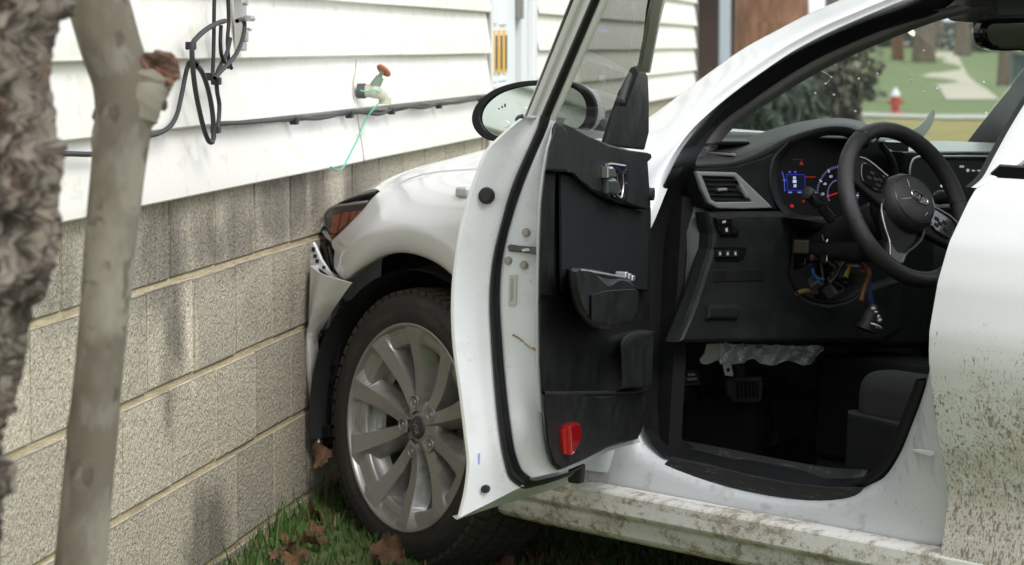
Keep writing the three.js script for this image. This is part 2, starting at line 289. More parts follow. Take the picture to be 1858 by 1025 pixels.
  const hd = part('handle', hg, hw, sp); hd.position.set(c0.x, c0.y + .054, K(.146)); hd.rotation.set(-.95, .5, .2);
  part('seam_line', tube([[646, 108], [645, 130], [641, 150], [641, 172], [646, 190], [650, 196]].map(([x, y]) => HF.z(x, y, .0285)), .0012, 20, 5), seamc, house);
}
// ---------------------------------------------------------------- the car: own axes x rearward, y up, z out to its left; origin on the ground at the front left wheel
const car = thing('car', 'white sedan with open driver door crashed nose first into block wall', 'car', null, V(-.251, 0, -6.763));
car.rotation.order = 'YZX'; car.rotation.set(-3 * Math.PI / 180, -(90 - 42.3) * Math.PI / 180, -1.1 * Math.PI / 180); car.updateMatrixWorld(true);
const C = frame(car), ZC = -.86; // ZC: the car's middle
const PROF = [[.15, -.05], [.2, -.03], [.268, -.004], [.322, -.012], [.388, -.016], [.443, -.001], [.51, .026], [.587, .05], [.663, .069], [.717, .072], [.813, .055], [.889, .028], [.981, -.031], [1.042, -.094], [1.149, -.186], [1.25, -.27], [1.35, -.345], [1.45, -.43]];
const Zs = y => interp(PROF, y);
const S = (px, py, off = 0) => C.surf(px, py, p => Zs(p.y) + off);
// paint and other materials
const paintBump = tex(256, 256, (x, y) => vn(x * 90, y * 90, 90), { srgb: false }); paintBump.repeat.set(8, 8);
const paint = phys([.72, .73, .745], .42, { clearcoat: .9, clearcoatRoughness: .08 });
const jambTex = tex(512, 512, (x, y) => { const n = sstep(.6, .8, fbm(x * 20, y * 20, 4, 20)), sp = sstep(.86, .97, vn(x * 128, y * 128, 128)) * sstep(.35, .6, fbm(x * 6, y * 6, 3, 6)), k = .35 * n + .5 * sp; return [lerp(.63, .3, k), lerp(.645, .28, k), lerp(.665, .25, k)]; }); jambTex.repeat.set(1.6, 1.6);  // greyer base than the body paint, with brown grains
const jambPaint = phys([1, 1, 1], .45, { map: jambTex, clearcoat: .6, clearcoatRoughness: .15 });
const innerPaint = phys([.70, .725, .765], .5, { clearcoat: .35, clearcoatRoughness: .25 });
const plasticT = tex(256, 256, (x, y) => .5 * vn(x * 128, y * 128, 128) + .5 * vn(x * 60, y * 60, 60), { srgb: false }); plasticT.repeat.set(12, 12);
const smudge = tex(512, 512, (x, y) => { const a = fbm(x * 7, y * 7, 5, 7), f = sstep(.9, .98, vn(x * 150, y * 150, 150)) * sstep(.5, .65, fbm(x * 11 + 2, y * 11, 3, 11)), l = sstep(.66, .8, fbm(x * 5 + y * 3, y * 60, 3)) * .35; const k = .92 + .16 * sstep(.3, .7, a) + .5 * f + .25 * l; return [k * .6, k * .6, k * .595]; }); smudge.repeat.set(2.3, 2.3);
const smudgeR = tex(256, 256, (x, y) => .62 + .25 * (fbm(x * 9, y * 9, 4, 9) - .5) * 2, { srgb: false }); smudgeR.repeat.set(3, 3);
const plastic = phys([.0155, .0162, .0172], .85, { map: smudge, roughnessMap: smudgeR, specularIntensity: .45, bumpMap: plasticT, bumpScale: .0006 });
const plasticSoft = phys([.020, .0215, .023], .8, { map: smudge, roughnessMap: smudgeR, specularIntensity: .6, bumpMap: plasticT, bumpScale: .0005 });
const plasticGrey = mat([.16, .155, .145], .7, { bumpMap: plasticT, bumpScale: .0006 });
const gloss = phys([.006, .006, .007], .12, { clearcoat: 1, clearcoatRoughness: .03 });
const sealM = phys([.0075, .0078, .0085], .5, { specularIntensity: .6 });
const dashTopLit = mat([.035, .037, .038], .5, { bumpMap: plasticT, bumpScale: .0005 });  // kept paler than other plastics: windscreen light on the dash top painted in
const carpetT = tex(256, 256, (x, y) => { const v = .026 * (.4 + 1.1 * vn(x * 128, y * 128, 128)); return [v, v, v * 1.05]; }); carpetT.repeat.set(5, 5);
const carpet = mat([1, 1, 1], 1, { map: carpetT, bumpMap: plasticT, bumpScale: .002 });
const chrome = mat([.62, .62, .63], .18, { metalness: 1 }), satin = mat([.55, .56, .57], .4, { metalness: .8 });
const tint = new THREE.MeshPhysicalMaterial({ color: col(.88, .95, .89), roughness: 0, transmission: .86, thickness: 0, ior: 1.5 });
const darkTint = new THREE.MeshPhysicalMaterial({ color: col(.30, .32, .29), roughness: 0, transmission: 1, thickness: 0, ior: 1.5 });
const doorGlass = new THREE.MeshPhysicalMaterial({ color: col(.47, .48, .45), roughness: 0, transmission: 1, thickness: 0, ior: 1.5 });
// mud thrown up on door and rocker: grains and clots with outlines of their own
const mudC = [.20, .165, .115], mudD = [.075, .058, .04];
const mix3 = (a, b, t) => [lerp(a[0], b[0], t), lerp(a[1], b[1], t), lerp(a[2], b[2], t)];
const doorMud = tex(1024, 1024, (x, y) => { // 1.1 m of door, y .2 to 1.3
  const X = x * 1.1, Y = .2 + y * 1.1, big = fbm(X * 5, Y * 5, 3), dens = sstep(.80, .40, Y + .34 * (big - .5) + .10 * (fbm(X * 16, Y * 16, 3) - .5));
  const film = sstep(.72, .5, .45 * fbm(X * 60, Y * 60, 3) + .35 * vn(X * 420, Y * 420) + .2 * fbm(X * 14, Y * 14, 2) + .55 * (1 - dens));
  const drop = (f, g, o, th) => sstep(th, th + .09, vn(X * f + o + .35 * Math.sin(Y * 60), Y * g - o));
  const cl = .10 * (fbm(X * 22, Y * 26, 3) - .5) * 2, sp = Math.max(drop(250, 130, 3, .97 - .27 * dens + cl), .85 * drop(420, 240, 11, .965 - .27 * dens + cl), .9 * drop(140, 85, 7, .985 - .15 * dens * dens + cl));
  let c = mix3([.73, .735, .74], [.60, .56, .50], clamp(film)); return mix3(c, mix3([.27, .215, .16], [.12, .088, .06], vn(X * 180, Y * 180)), clamp(sp) * sstep(.02, .25, dens) * .78);
});
const rearPaint = phys([1, 1, 1], .5, { map: doorMud, clearcoat: .45, clearcoatRoughness: .25 });
const rockMud = tex(2048, 256, (x, y) => { const X = x * 2.5, Y = y * .3; const a = fbm(X * 12, Y * 16, 5), b = fbm(X * 60 + Y * 12, Y * 70 - X * 9, 4), g = vn(X * 330, Y * 330); const m = sstep(.40, .62, a * .5 + b * .35 + .15 * g), d = sstep(.54, .66, b * .55 + a * .35 + .1 * g); return mix3(mix3([.69, .68, .65], [.47, .435, .365], m * (.6 + .5 * g)), mix3(mudC, [.47, .435, .365], .25), d * (.45 + .5 * g)); });
rockMud.repeat.set(1 / 2.5, 1 / .3);
const rockPaint = mat([1, 1, 1], .8, { map: rockMud });

// -- rear door, closed
const rearDoor = new THREE.Group(); rearDoor.name = 'rear_door'; car.add(rearDoor);
{
  const ys = [...Array(40)].map((_, i) => lerp(.262, 1.03, i / 39)), vert = (x, dz) => ys.map(y => V(x, y, Zs(y) + dz));
  const rows = [vert(1.63, -.045), vert(1.608, -.022), vert(1.601, -.008), vert(1.6, -.003), vert(1.603, 0), vert(1.7, .001), vert(1.9, .002), vert(2.2, 0), vert(2.5, -.01), vert(2.75, -.03)];
  part('outer_skin', grid(rows, { uv: p => [(p.x - 1.6) / 1.1, (p.y - .2) / 1.1] }), rearPaint, rearDoor);
  part('lower_hem', tube([V(1.605, .262, -.012), V(2.1, .262, -.014), V(2.75, .262, -.04)], .007, 20, 8), rearPaint, rearDoor);
  // sash, glass, waist moulding
  const A = [[1764, 340], [1782, 325], [1806, 283], [1832, 236], [1858, 193], [1900, 128], [1940, 70]].map(([x, y]) => C.surf(x, y, p => Zs(p.y) - .01)); // leading line of the white sash
  const A2 = A.map(p => V(p.x + .022 + .055 * clamp((p.y - 1.0) / .06), p.y, Zs(p.y) + .002)), A3 = A.map(p => V(p.x + .024 + .055 * clamp((p.y - 1.0) / .06), p.y, Zs(p.y) - .02));
  part('sash', loft([A.map(p => V(p.x + .01, p.y, p.z - .02)), A, A.map(p => V(p.x + .006, p.y, p.z + .01)), A2, A3], 40, { m: 3 }), paint, rearDoor);
  part('door_seal', loft([A.map(p => V(p.x + .004, p.y, p.z - .002)), A.map(p => V(p.x - .012, p.y, p.z + .002)), A.map(p => V(p.x - .026, p.y, p.z - .012)), A.map(p => V(p.x - .02, p.y, p.z - .04))], 40, { m: 3 }), sealM, rearDoor);
  const g0 = A3.filter(p => p.y > 1.0); part('window_glass', grid([g0, g0.map(p => V(p.x + .45, p.y, p.z - .005)), g0.map(p => V(p.x + .9, p.y, p.z - .02))]), darkTint, rearDoor);
  part('waist_moulding', slab([[0, 0], [.01, -.012], [1.0, -.012], [1.0, .018], [.022, .018]], 0, .016, .004).translate(C.surf(1815, 292, p => Zs(p.y)).x, 1.028, Zs(1.03) - .004), gloss, rearDoor);
}
// -- rocker
{
  const prof = [[.262, -.16], [.262, -.0745], [.262, -.0695], [.2755, -.0685], [.2765, -.066], [.2725, -.012], [.2705, -.006], [.266, -.0025], [.228, .001], [.2235, -.001], [.221, -.004], [.213, -.0165], [.209, -.018], [.200, -.015], [.178, -.018], [.170, -.024], [.162, -.04], [.156, -.07], [.154, -.12]];
  const n = 40, rows = prof.map(([y, z]) => [...Array(n)].map((_, i) => { const t = i / (n - 1), x = lerp(.285, 2.85, t); return V(x, y, z - .012 * sstep(.40, .285, x)); }));
  const side = part('rocker_panel', toCreasedNormals(grid(rows, { uv: p => [p.x, p.y * 1.2 + p.z * .6] }), .35), rockPaint, car);
  part('rocker_end', slab(prof.map(([y, z]) => [z - .012, y]), 0, .01, 0).rotateY(-Math.PI / 2).translate(.287, 0, 0), rockPaint, car);
}
// -- door opening: sill, hinge pillar, B pillar, A pillar, roof rail
const openWhite = [[1700, -22], [1663, 0], [1565, 39], [1500, 68], [1442, 98], [1372, 143], [1319, 184], [1278, 229], [1241, 279], [1221, 318], [1200, 360], [1188, 393], [1181, 440], [1178, 520], [1176, 620], [1172, 700], [1171, 760], [1176, 790], [1190, 812], [1212, 832]]; // edge of white paint and black seal
const offW = py => py > 700 ? -.09 : py > 400 ? -.10 : -.075;
const wl = openWhite.map(([x, y]) => { const p = C.surf(x, y, q => Math.min(Zs(q.y), .0) + (q.y < .5 ? -.10 : q.y < .95 ? -.10 : -.06)); return p; });
{
  // A pillar: silhouette edge, outer crown, fold, seal edge
  const sil = [[1060, 292], [1120, 250], [1180, 213], [1233, 174], [1262, 152], [1307, 119], [1352, 88], [1409, 57], [1467, 27], [1520, 4], [1600, -30], [1720, -75], [1860, -120]];
  const r1 = sil.map(([x, y]) => C.surf(x, y, p => Zs(p.y) - .115)), out = sil.map(([x, y], i) => C.surf(x + 4, y + 8, p => Zs(p.y) - .07));
  const mid = [[1085, 350], [1140, 300], [1196, 258], [1246, 213], [1280, 184], [1325, 150], [1372, 117], [1428, 82], [1488, 50], [1545, 25], [1630, -10], [1750, -55], [1890, -105]].map(([x, y]) => C.surf(x, y, p => Zs(p.y) - .03));
  const fold = [[1100, 420], [1160, 350], [1206, 296], [1252, 238], [1288, 204], [1334, 166], [1384, 130], [1440, 92], [1500, 60], [1560, 33], [1650, -6], [1770, -50], [1910, -102]].map(([x, y]) => C.surf(x, y, p => Zs(p.y) - .045));
  const edge = [[1106, 520], [1168, 410], [1203, 328], [1248, 252], [1286, 209], [1332, 166], [1386, 127], [1448, 94], [1508, 64], [1570, 36], [1663, 0], [1785, -45], [1925, -98]].map(([x, y]) => C.surf(x, y, p => Zs(p.y) - .066));
  const inn = edge.map(p => V(p.x + .003, p.y - .004, p.z - .02));
  part('a_pillar', loft([r1.map(p => V(p.x - .01, p.y - .03, p.z - .02)), r1, out, mid, mid.map((p, i) => p.clone().lerp(fold[i], .40).add(V(0, 0, -.010))), mid.map((p, i) => p.clone().lerp(fold[i], .62).add(V(0, 0, -.009))), fold, edge, inn], 60, { m: 4, t: true }), paint, car);
  // cowl and hinge pillar face behind the open door
  part('hinge_pillar', loft([[V(.52, .99, -.05), V(.50, .8, .01), V(.50, .5, 0), V(.50, .30, -.05)], [V(.60, .98, -.07), V(.585, .8, -.03), V(.58, .5, -.03), V(.57, .30, -.065)], [V(.64, .96, -.125), V(.62, .8, -.12), V(.62, .5, -.12), V(.62, .30, -.10)]], 20, { m: 4 }), innerPaint, car);
  // lower jamb: from gap above rocker up to seal / sill plate, front corner to B pillar
  const low = [[1030, 868], [1085, 880], [1125, 888], [1165, 895], [1215, 905], [1326, 926], [1457, 951], [1555, 970], [1630, 984], [1690, 992], [1728, 960], [1745, 900], [1752, 820], [1758, 740], [1764, 660]].map(([x, y], i) => C.z(x, y, i > 9 ? -.068 : -.074));
  const top = [[1075, 800], [1130, 784], [1164, 772], [1176, 804], [1212, 830], [1326, 880], [1457, 903], [1540, 898], [1575, 882], [1604, 866], [1633, 823], [1655, 770], [1672, 725], [1684, 685], [1700, 600]].map(([x, y], i) => C.z(x, y, i > 1 && i < 5 ? -.122 : -.112));
  const m1 = low.map((p, i) => lerp3(p, top[i], .35, .012)), m2 = low.map((p, i) => lerp3(p, top[i], .8, .02));
  function lerp3(a, b, t, out) { const q = a.clone().lerp(b, t); q.z += out; return q; }
  part('door_jamb', loft([low.map(p => V(p.x, p.y - .01, p.z - .01)), low, m1, m2, top, top.map(p => V(p.x, p.y + .003, p.z - .006))], 60, { m: 3, t: true }), jambPaint, car);
  const bh = part('drain_plug', slab([[0, 0], [.02, -.004], [.055, -.006], [.06, 0], [.055, .006], [.02, .004]], 0, .006, .002), innerPaint, car); bh.position.copy(C.z(1655, 815, -.066)); bh.rotation.z = -.05;
  // black seal round the opening
  const so = [...wl, ...[[1216, 829], [1280, 852], [1350, 872], [1430, 890], [1500, 897], [1545, 890], [1575, 880], [1604, 860], [1633, 818], [1655, 765], [1672, 720], [1681, 690]].map(([x, y]) => C.z(x, y, -.118))];
  const insidePx = [[1745, -18], [1700, 20], [1598, 53], [1532, 80], [1467, 111], [1400, 152], [1350, 187], [1303, 222], [1272, 262], [1252, 300], [1232, 345], [1216, 392], [1208, 440], [1203, 520], [1200, 620], [1197, 690], [1198, 735], [1206, 765], [1222, 788], [1240, 803], [1256, 812], [1310, 826], [1372, 838], [1445, 853], [1505, 866], [1548, 868], [1572, 862], [1596, 845], [1622, 806], [1645, 757], [1662, 714], [1674, 686]];
  const inner = insidePx.map(([x, y], i) => C.z(x, y, so[i].z - .055 - (y > 780 && x < 1560 ? .03 : 0)));
  const crown = so.map((p, i) => p.clone().lerp(inner[i], .3).add(V(0, 0, .026))), crown2 = so.map((p, i) => p.clone().lerp(inner[i], .65).add(V(0, 0, .024)));
  part('door_seal', loft([so.map(p => V(p.x, p.y, p.z - .02)), so.map(p => V(p.x, p.y, p.z + .004)), crown, crown2, inner, inner.map(p => V(p.x, p.y, p.z - .012))], 120, { m: 3, t: true }), sealM, car);
  // sill plate
  const sp = [[1216, 829], [1205, 842], [1187, 849], [1260, 868], [1326, 884], [1400, 899], [1457, 908], [1501, 912], [1530, 908], [1554, 899], [1562, 884], [1500, 884], [1430, 876], [1350, 860], [1280, 842]];
  const scuff = tex(512, 128, (x, y) => { const s = sstep(.60, .78, fbm(x * 14, y * 70, 4, 14) * .7 + .3 * vn(x * 200, y * 60)); return mix3([.02, .021, .022], [.16, .15, .13], s * .55); });
  const plateG = slab(sp.map(([x, y]) => C.z(x, y, -.10)), -.112, -.098, .004); plateG.attributes.uv.array.forEach((v, i, a) => { a[i] = i % 2 ? v * 8 : v * 1.2; });
  part('sill_plate', plateG, mat([1, 1, 1], .5, { map: scuff }), car);
  part('sill_tread', loft([[[1216, 806], [1300, 826], [1400, 850], [1500, 868], [1570, 868]], [[1230, 798], [1310, 812], [1410, 832], [1505, 848], [1575, 852]]].map((r, i) => r.map(([x, y]) => C.z(x, y, -.19 - i * .06))), 40, { straight: true }), mat([1, 1, 1], .5, { map: scuff }), car);
  // grey inner trim of the A pillar
  const t1 = [[1745, 10], [1672, 29], [1598, 53], [1532, 80], [1467, 111], [1385, 160], [1340, 192], [1303, 221], [1264, 270], [1240, 300]].map(([x, y]) => C.surf(x, y, p => Zs(p.y) - .14)), t2 = [[1790, 12], [1692, 37], [1606, 70], [1550, 94], [1480, 128], [1400, 176], [1352, 208], [1315, 237], [1282, 280], [1262, 312]].map(([x, y]) => C.surf(x, y, p => Zs(p.y) - .19));
  part('a_pillar_trim', loft([t1.map(p => V(p.x, p.y, p.z + .02)), t1, t1.map((p, i) => p.clone().lerp(t2[i], .5).add(V(.006, -.004, .006))), t2, t2.map(p => V(p.x - .02, p.y, p.z - .04))], 40, { m: 3, t: true }), plasticGrey, car);
}
// -- windscreen, roof, header, far side, rear: closes the cabin
{
  const zl = [-.27, -.46, -.51], N = 15, arc = (x0, y0, zEdge, bow, up) => [...Array(N)].map((_, i) => { const t = i / (N - 1) * 2 - 1, k = 1 - t * t; return V(x0 - bow * k, y0 + up * k, ZC + t * (zEdge - ZC) * 1); }).reverse();
  const w0 = arc(.33, .99, -.2, .2, .02), w1 = arc(.47, 1.10, -.27, .19, .025), w2 = arc(.86, 1.37, -.455, .14, .04), w3 = arc(.95, 1.42, -.50, .12, .045);
  part('windscreen', loft([w0, w1, w2, w3], N, { m: 4, t: true }), tint, car);
  part('windscreen_band', loft([w0.map(p => V(p.x - .02, p.y - .02, p.z)), w0.map(p => V(p.x + .05, p.y + .05, p.z))], N, { straight: true, t: true }), plastic, car);
  const r0 = arc(.97, 1.44, -.47, .12, .05), r1 = arc(1.3, 1.485, -.44, .06, .05), r2 = arc(2.0, 1.50, -.43, 0, .05), r3 = arc(2.7, 1.45, -.47, 0, .04), r4 = arc(3.3, 1.12, -.30, 0, .03);
  part('roof', shell(loft([r0, r1, r2, r3], N, { m: 4, t: true }), .02), paint, car);
  part('headliner', loft([r0, r1, r2, r3].map(r => r.map(p => V(p.x + .03, p.y - .035, p.z))), N, { m: 3, t: true }), mat([.2, .195, .18], .95), car);
  part('rear_window', loft([r3, r4], N, { straight: true, t: true }), darkTint, car);
  // roof rail left, continuing A pillar rearward to the boot
  const railL = [[1.2, 1.455], [1.6, 1.47], [2.2, 1.46], [2.7, 1.39], [3.2, 1.12]];
  part('roof_rail', loft([railL.map(([x, y]) => V(x, y + .03, Zs(y) - .09)), railL.map(([x, y]) => V(x, y + .005, Zs(y) - .035)), railL.map(([x, y]) => V(x, y - .035, Zs(y) - .02)), railL.map(([x, y]) => V(x, y - .05, Zs(y) - .06))], 30, { m: 3 }), paint, car);
  // right side, mirrored
  const mz = z => 2 * ZC - z, ys = [...Array(30)].map((_, i) => lerp(.2, 1.0, i / 29));
  part('far_side', grid([.45, 1.0, 1.6, 2.2, 2.75, 3.3, 3.9].map(x => ys.map(y => V(x, y, mz(Zs(y) - .03 * sstep(2.6, 3.9, x)))))), paint, car);
  const wy = [1.0, 1.1, 1.2, 1.3, 1.38]; part('far_windows', grid([.62, .9, 1.5, 2.2, 2.8].map((x, i) => wy.map(y => V(Math.max(x, .33 + (y - 1) * 1.44), y, mz(Zs(y) - .03))))), darkTint, car);
  for (const x of [1.55, 2.55]) part('far_pillar', grid([0, .1].map(d => wy.map(y => V(x + d, y, mz(Zs(y) - .045))))), plastic, car);
  part('far_roof_rail', loft([railL.map(([x, y]) => V(x, y + .03, mz(Zs(y) - .09))), railL.map(([x, y]) => V(x, y, mz(Zs(y) - .03))), railL.map(([x, y]) => V(x, y - .05, mz(Zs(y) - .05)))], 30, { m: 3 }), paint, car);
  part('far_a_pillar', loft([[V(.33, .99, mz(-.2)), V(.47, 1.1, mz(-.27)), V(.95, 1.42, mz(-.5))], [V(.42, .97, mz(-.1)), V(.58, 1.1, mz(-.2)), V(1.2, 1.40, mz(-.42))]], 20, { straight: true }), paint, car);
  // rear quarter, boot, tail
  const yq = [...Array(30)].map((_, i) => lerp(.24, 1.03, i / 29));
  part('rear_quarter', grid([2.76, 3.0, 3.4, 3.75].map(x => yq.map(y => V(x, y, Zs(y) - .03 - .1 * sstep(3.1, 3.8, x))))), paint, car);
  part('boot', loft([arc(3.25, 1.10, -.2, 0, .03), arc(3.7, 1.05, -.25, -.05, .02), arc(3.78, .9, -.16, -.07, 0), arc(3.8, .5, -.12, -.08, 0), arc(3.75, .24, -.2, -.05, 0)], N, { m: 3, t: true }), paint, car);
  part('rear_bulkhead', box(2.75, 2.8, .25, 1.05, mz(-.1), -.12), carpet, car);
  // floor pan, firewall
  part('floor', [box(.12, 2.75, .2, .245, mz(-.14), -.14), box(.6, 2.6, .245, .36, ZC - .12, ZC + .12, .03)], carpet, car);
  part('firewall', [box(.08, .14, .2, .98, mz(-.16), -.16), box(.14, .34, .2, .42, mz(-.2), -.2, .04)], carpet, car);
  part('kick_panel', box(.14, .70, .24, .93, -.19, -.15), plastic, car);
  part('far_kick_panel', box(.09, .8, .2, .98, mz(-.15), mz(-.11)), plastic, car);
  part('far_inner_trim', [box(.4, 2.7, .25, .98, mz(-.06), mz(-.10), .02), box(.8, 1.5, .6, .68, mz(-.10), mz(-.18), .02)], plastic, car);
}
// -- front wing, bonnet
const carInv = car.matrixWorld.clone().invert();
const WC = (px, py, q) => HF.z(px, py, q).applyMatrix4(house.matrixWorld).applyMatrix4(carInv); // a point on (or just off) the house wall, in the car's axes
const cz = l => l.map(([x, y, z]) => C.z(x, y, z));
{
  const top = cz([[602, 437, -.10], [630, 411, -.09], [660, 380, -.082], [687, 349, -.08], [745, 325, -.08], [790, 314, -.075], [863, 308, -.07], [960, 298, -.065], [1060, 290, -.06]]);
  const um = cz([[604, 450, -.085], [632, 425, -.04], [662, 400, -.012], [695, 375, .0], [745, 352, .015], [790, 345, .022], [855, 345, .03], [940, 345, .035], [1030, 345, .04]]);
  const cr = cz([[606, 470, -.065], [622, 472, -.005], [648, 448, .03], [675, 432, .05], [705, 424, .057], [742, 421, .062], [790, 436, .066], [830, 465, .066], [865, 510, .066]]);
  const lip = cz([[610, 492, -.045], [624, 507, -.005], [643, 493, .016], [665, 479, .026], [696, 463, .032], [734, 458, .036], [790, 476, .04], [830, 512, .042], [850, 560, .042]]);
  const wing = loft([top.map(p => V(p.x, p.y - .012, p.z - .02)), top, um, cr.map(p => V(p.x, p.y + .02, p.z - .001)), cr, lip, lip.map(p => V(p.x, p.y + .004, p.z - .03))], 60, { m: 4, t: true });
  part('front_wing', wing, paint, car);
  part('wing_rear', grid([.28, .33, .4, .49].map((x, i) => [...Array(16)].map((_, j) => { const y = lerp(.25, .72, j / 15), xx = Math.max(x, Math.sqrt(Math.max(0, .38 * .38 - (y - .33) ** 2)) + .0 - .02 + i * .04); return V(xx, y, Zs(y) - .005); }))), paint, car);
  // bonnet
  const L = cz([[689, 347, -.086], [745, 322, -.09], [790, 311, -.088], [863, 305, -.084], [960, 295, -.08], [1060, 287, -.08]]), B = cz([[632, 364, -.27], [690, 332, -.27], [755, 306, -.27], [840, 282, -.27], [940, 260, -.27], [1040, 243, -.27]]);
  const at = (z, up, f) => B.map((p, i) => V(p.x - f, p.y + up, z)), mir = r => r.map(p => V(p.x, p.y, 2 * ZC - p.z));
  const M1 = at(-.5, .022, .10), M2 = at(ZC, .03, .16);
  const LB = L.map((p, i) => p.clone().lerp(B[i], .45).add(V(0, .012, 0)));
  part('bonnet', shell(loft([L.map(p => V(p.x, p.y - .012, p.z - .003)), L, LB, B, M1, M2, mir(M1), mir(B), mir(LB), mir(L)], 40, { m: 3, t: true }), .012), paint, car);
  part('far_wing', mir3(wing), paint, car);
  function mir3(g) { const q = g.clone(); q.scale(1, 1, -1).translate(0, 0, 2 * ZC); q.index.array.reverse(); q.computeVertexNormals(); return q; }
  part('wing_bracket', [box(-.02, .02, -.012, .012, -.02, .012, .006)], satin, car).position.copy(C.z(842, 349, .036));
  // black gap and slam panel under the bonnet edge, lamp
  part('slam_panel', loft([cz([[606, 376, -.2], [640, 366, -.16], [688, 351, -.10]]), cz([[604, 382, -.2], [640, 372, -.16], [684, 360, -.1]]), cz([[600, 440, -.3], [640, 420, -.25], [690, 420, -.2]])], 20, { straight: true, t: true }), plastic, car);
  part('bonnet_lip', tube(cz([[608, 376, -.19], [628, 366, -.17], [655, 357, -.14], [687, 349, -.09]]), .006, 20, 6), rubber, car);
  const lamp = part('headlamp', loft([cz([[592, 388, -.17], [606, 379, -.15], [635, 373, -.13], [664, 368, -.11]]), cz([[588, 404, -.19], [605, 405, -.17], [630, 398, -.15], [660, 382, -.13]]), cz([[590, 420, -.18], [602, 434, -.16], [626, 412, -.14], [658, 384, -.13]])], 20, { m: 3, t: true }), mat([.06, .058, .055], .35, { metalness: .3 }), car);
  const amber = phys([.33, .055, .02], .25, { clearcoat: 1, clearcoatRoughness: .08 });
  for (const pl of [[[604, 391], [618, 387], [610, 424], [599, 435]], [[622, 386], [635, 384], [629, 405], [615, 420]], [[639, 383], [648, 382], [645, 393], [634, 404]], [[650, 382], [659, 380], [654, 386], [649, 391]]]) part('reflector', slab(pl.map(([x, y]) => C.z(x, y, -.118)), -.126, -.116, .002), amber, lamp);
  part('lens', loft([cz([[589, 390, -.15], [603, 377, -.13], [633, 371, -.11], [670, 365, -.088]]), cz([[585, 404, -.15], [603, 404, -.108], [632, 396, -.095], [668, 374, -.087]]), cz([[588, 420, -.14], [602, 438, -.11], [628, 412, -.096], [662, 380, -.088]])], 24, { m: 3, t: true }), new THREE.MeshPhysicalMaterial({ color: col(.88, .86, .83), roughness: .04, transmission: 1, thickness: 0 }), lamp);
  part('lamp_rim', tube(cz([[602, 438, -.104], [590, 426, -.125], [584, 408, -.145], [590, 390, -.148], [603, 377, -.128], [633, 371, -.108], [670, 366, -.086]]), .004, 40, 6), mat([.3, .3, .29], .25), lamp);
  part('lamp_bracket', [slab([[583, 410], [602, 440], [612, 494], [604, 498], [590, 480], [577, 452], [578, 425]].map(([x, y]) => C.z(x, y, -.13)), -.18, -.128, .01), tube(cz([[600, 448, -.12], [604, 470, -.1], [611, 490, -.09]]), .008, 12, 6), tube(cz([[586, 440, -.12], [594, 462, -.115], [600, 492, -.10]]), .006, 12, 6)], gloss, car);
  // torn bumper skin
  const bl = [[563, 482], [561, 540], [560, 597], [562, 655], [568, 745], [574, 812]].map(([x, y]) => WC(x, y, .012)), br = cz([[638, 514, .015], [616, 545, .0], [593, 582, -.02], [573, 622, -.035], [572, 700, -.035], [577, 803, -.03]]);
  const mid = bl.map((p, i) => p.clone().lerp(br[i], .5).add(V(-.008 * (i < 3), 0, .02 * (i < 3)))), crease = bl.map((p, i) => p.clone().lerp(br[i], .22).add(V(-.01, 0, .006 * (i < 4))));
  const bumper = part('bumper', shell(loft([bl.map(p => V(p.x - .02, p.y, p.z - .04)), bl, crease, mid, br], 50, { m: 4, t: true }), .004), phys([1, 1, 1], .45, { map: tex(256, 512, (x, y) => { const s = sstep(.70, .76, fbm(x * 3 + y * 1.5, y * 60, 3)) * sstep(.45, .6, fbm(x * 4, y * 5 + 3, 3)), g = sstep(.55, .75, fbm(x * 9, y * 12, 4)); return mix3(mix3([.66, .665, .655], [.45, .42, .36], .5 * g), [.07, .065, .06], s * .8); }), clearcoat: .6, clearcoatRoughness: .15 }), car);
  const clipS = slab([[560, 441], [570, 439], [578, 456], [584, 470], [598, 491], [616, 506], [602, 502], [580, 486], [565, 480], [562, 460]].map(([x, y]) => C.z(x, y, -.05)), -.054, -.046, .0015);
  part('retainer_strip', clipS, paint, bumper);
  part('retainer_slot', [[566, 448, 571, 457], [569, 461, 574, 468], [573, 470, 578, 477], [585, 482, 590, 488]].map(([a, b, c, d]) => { const p = C.z(a, b, -.045), q = C.z(c, d, -.045); return box(p.x, q.x, q.y, p.y, -.047, -.0445); }), rubber, bumper);
  part('scratch', [tube(cz([[566, 512, -.045], [570, 520, -.04], [569, 531, -.04]]), .0016, 8, 5), tube(cz([[574, 555, -.04], [571, 566, -.042], [576, 574, -.038]]), .0016, 8, 5)], rubber, bumper);
  const front = [[-.53, -.16], [-.66, -.35], [-.80, -.52], [-.90, -.7], [-.93, ZC], [-.9, -1.05], [-.75, -1.4], [-.5, -1.62], [-.2, -1.72]];
  part('front_fascia', shell(grid([[.24, 0], [.3, -.03], [.5, -.04], [.62, -.02], [.74, .03], [.80, .06]].map(([y, d]) => rail(front.map(([x, z]) => V(x + d + .03, y, z)), 30))), .006), paint, car);
  part('grille', shell(grid([[.52, 0], [.62, .0], [.72, .03]].map(([y, d]) => rail([[-.84, -.58], [-.93, -.72], [-.96, ZC], [-.93, -1.0], [-.84, -1.14]].map(([x, z]) => V(x + d - .004, y, z)), 20))), .006), gloss, car);
  part('engine_bay', box(-.55, .1, .4, .84, -1.4, -.32, .03), plastic, car);
  // inner liner of the wheel arch
  const N = 24, arcR = (r, z) => [...Array(N)].map((_, i) => { const a = lerp(-.12, Math.PI + .25, i / (N - 1)); return V(-.02 + Math.cos(a) * r * (a > 2.4 ? 1.06 : 1), .35 + Math.sin(a) * r, z); });
  part('wheel_arch_liner', grid([arcR(.36, .0), arcR(.365, -.06), arcR(.38, -.14), arcR(.38, -.36), arcR(.05, -.37)]), mat([.016, .016, .016], .8, { bumpMap: plasticT, bumpScale: .001 }), car);
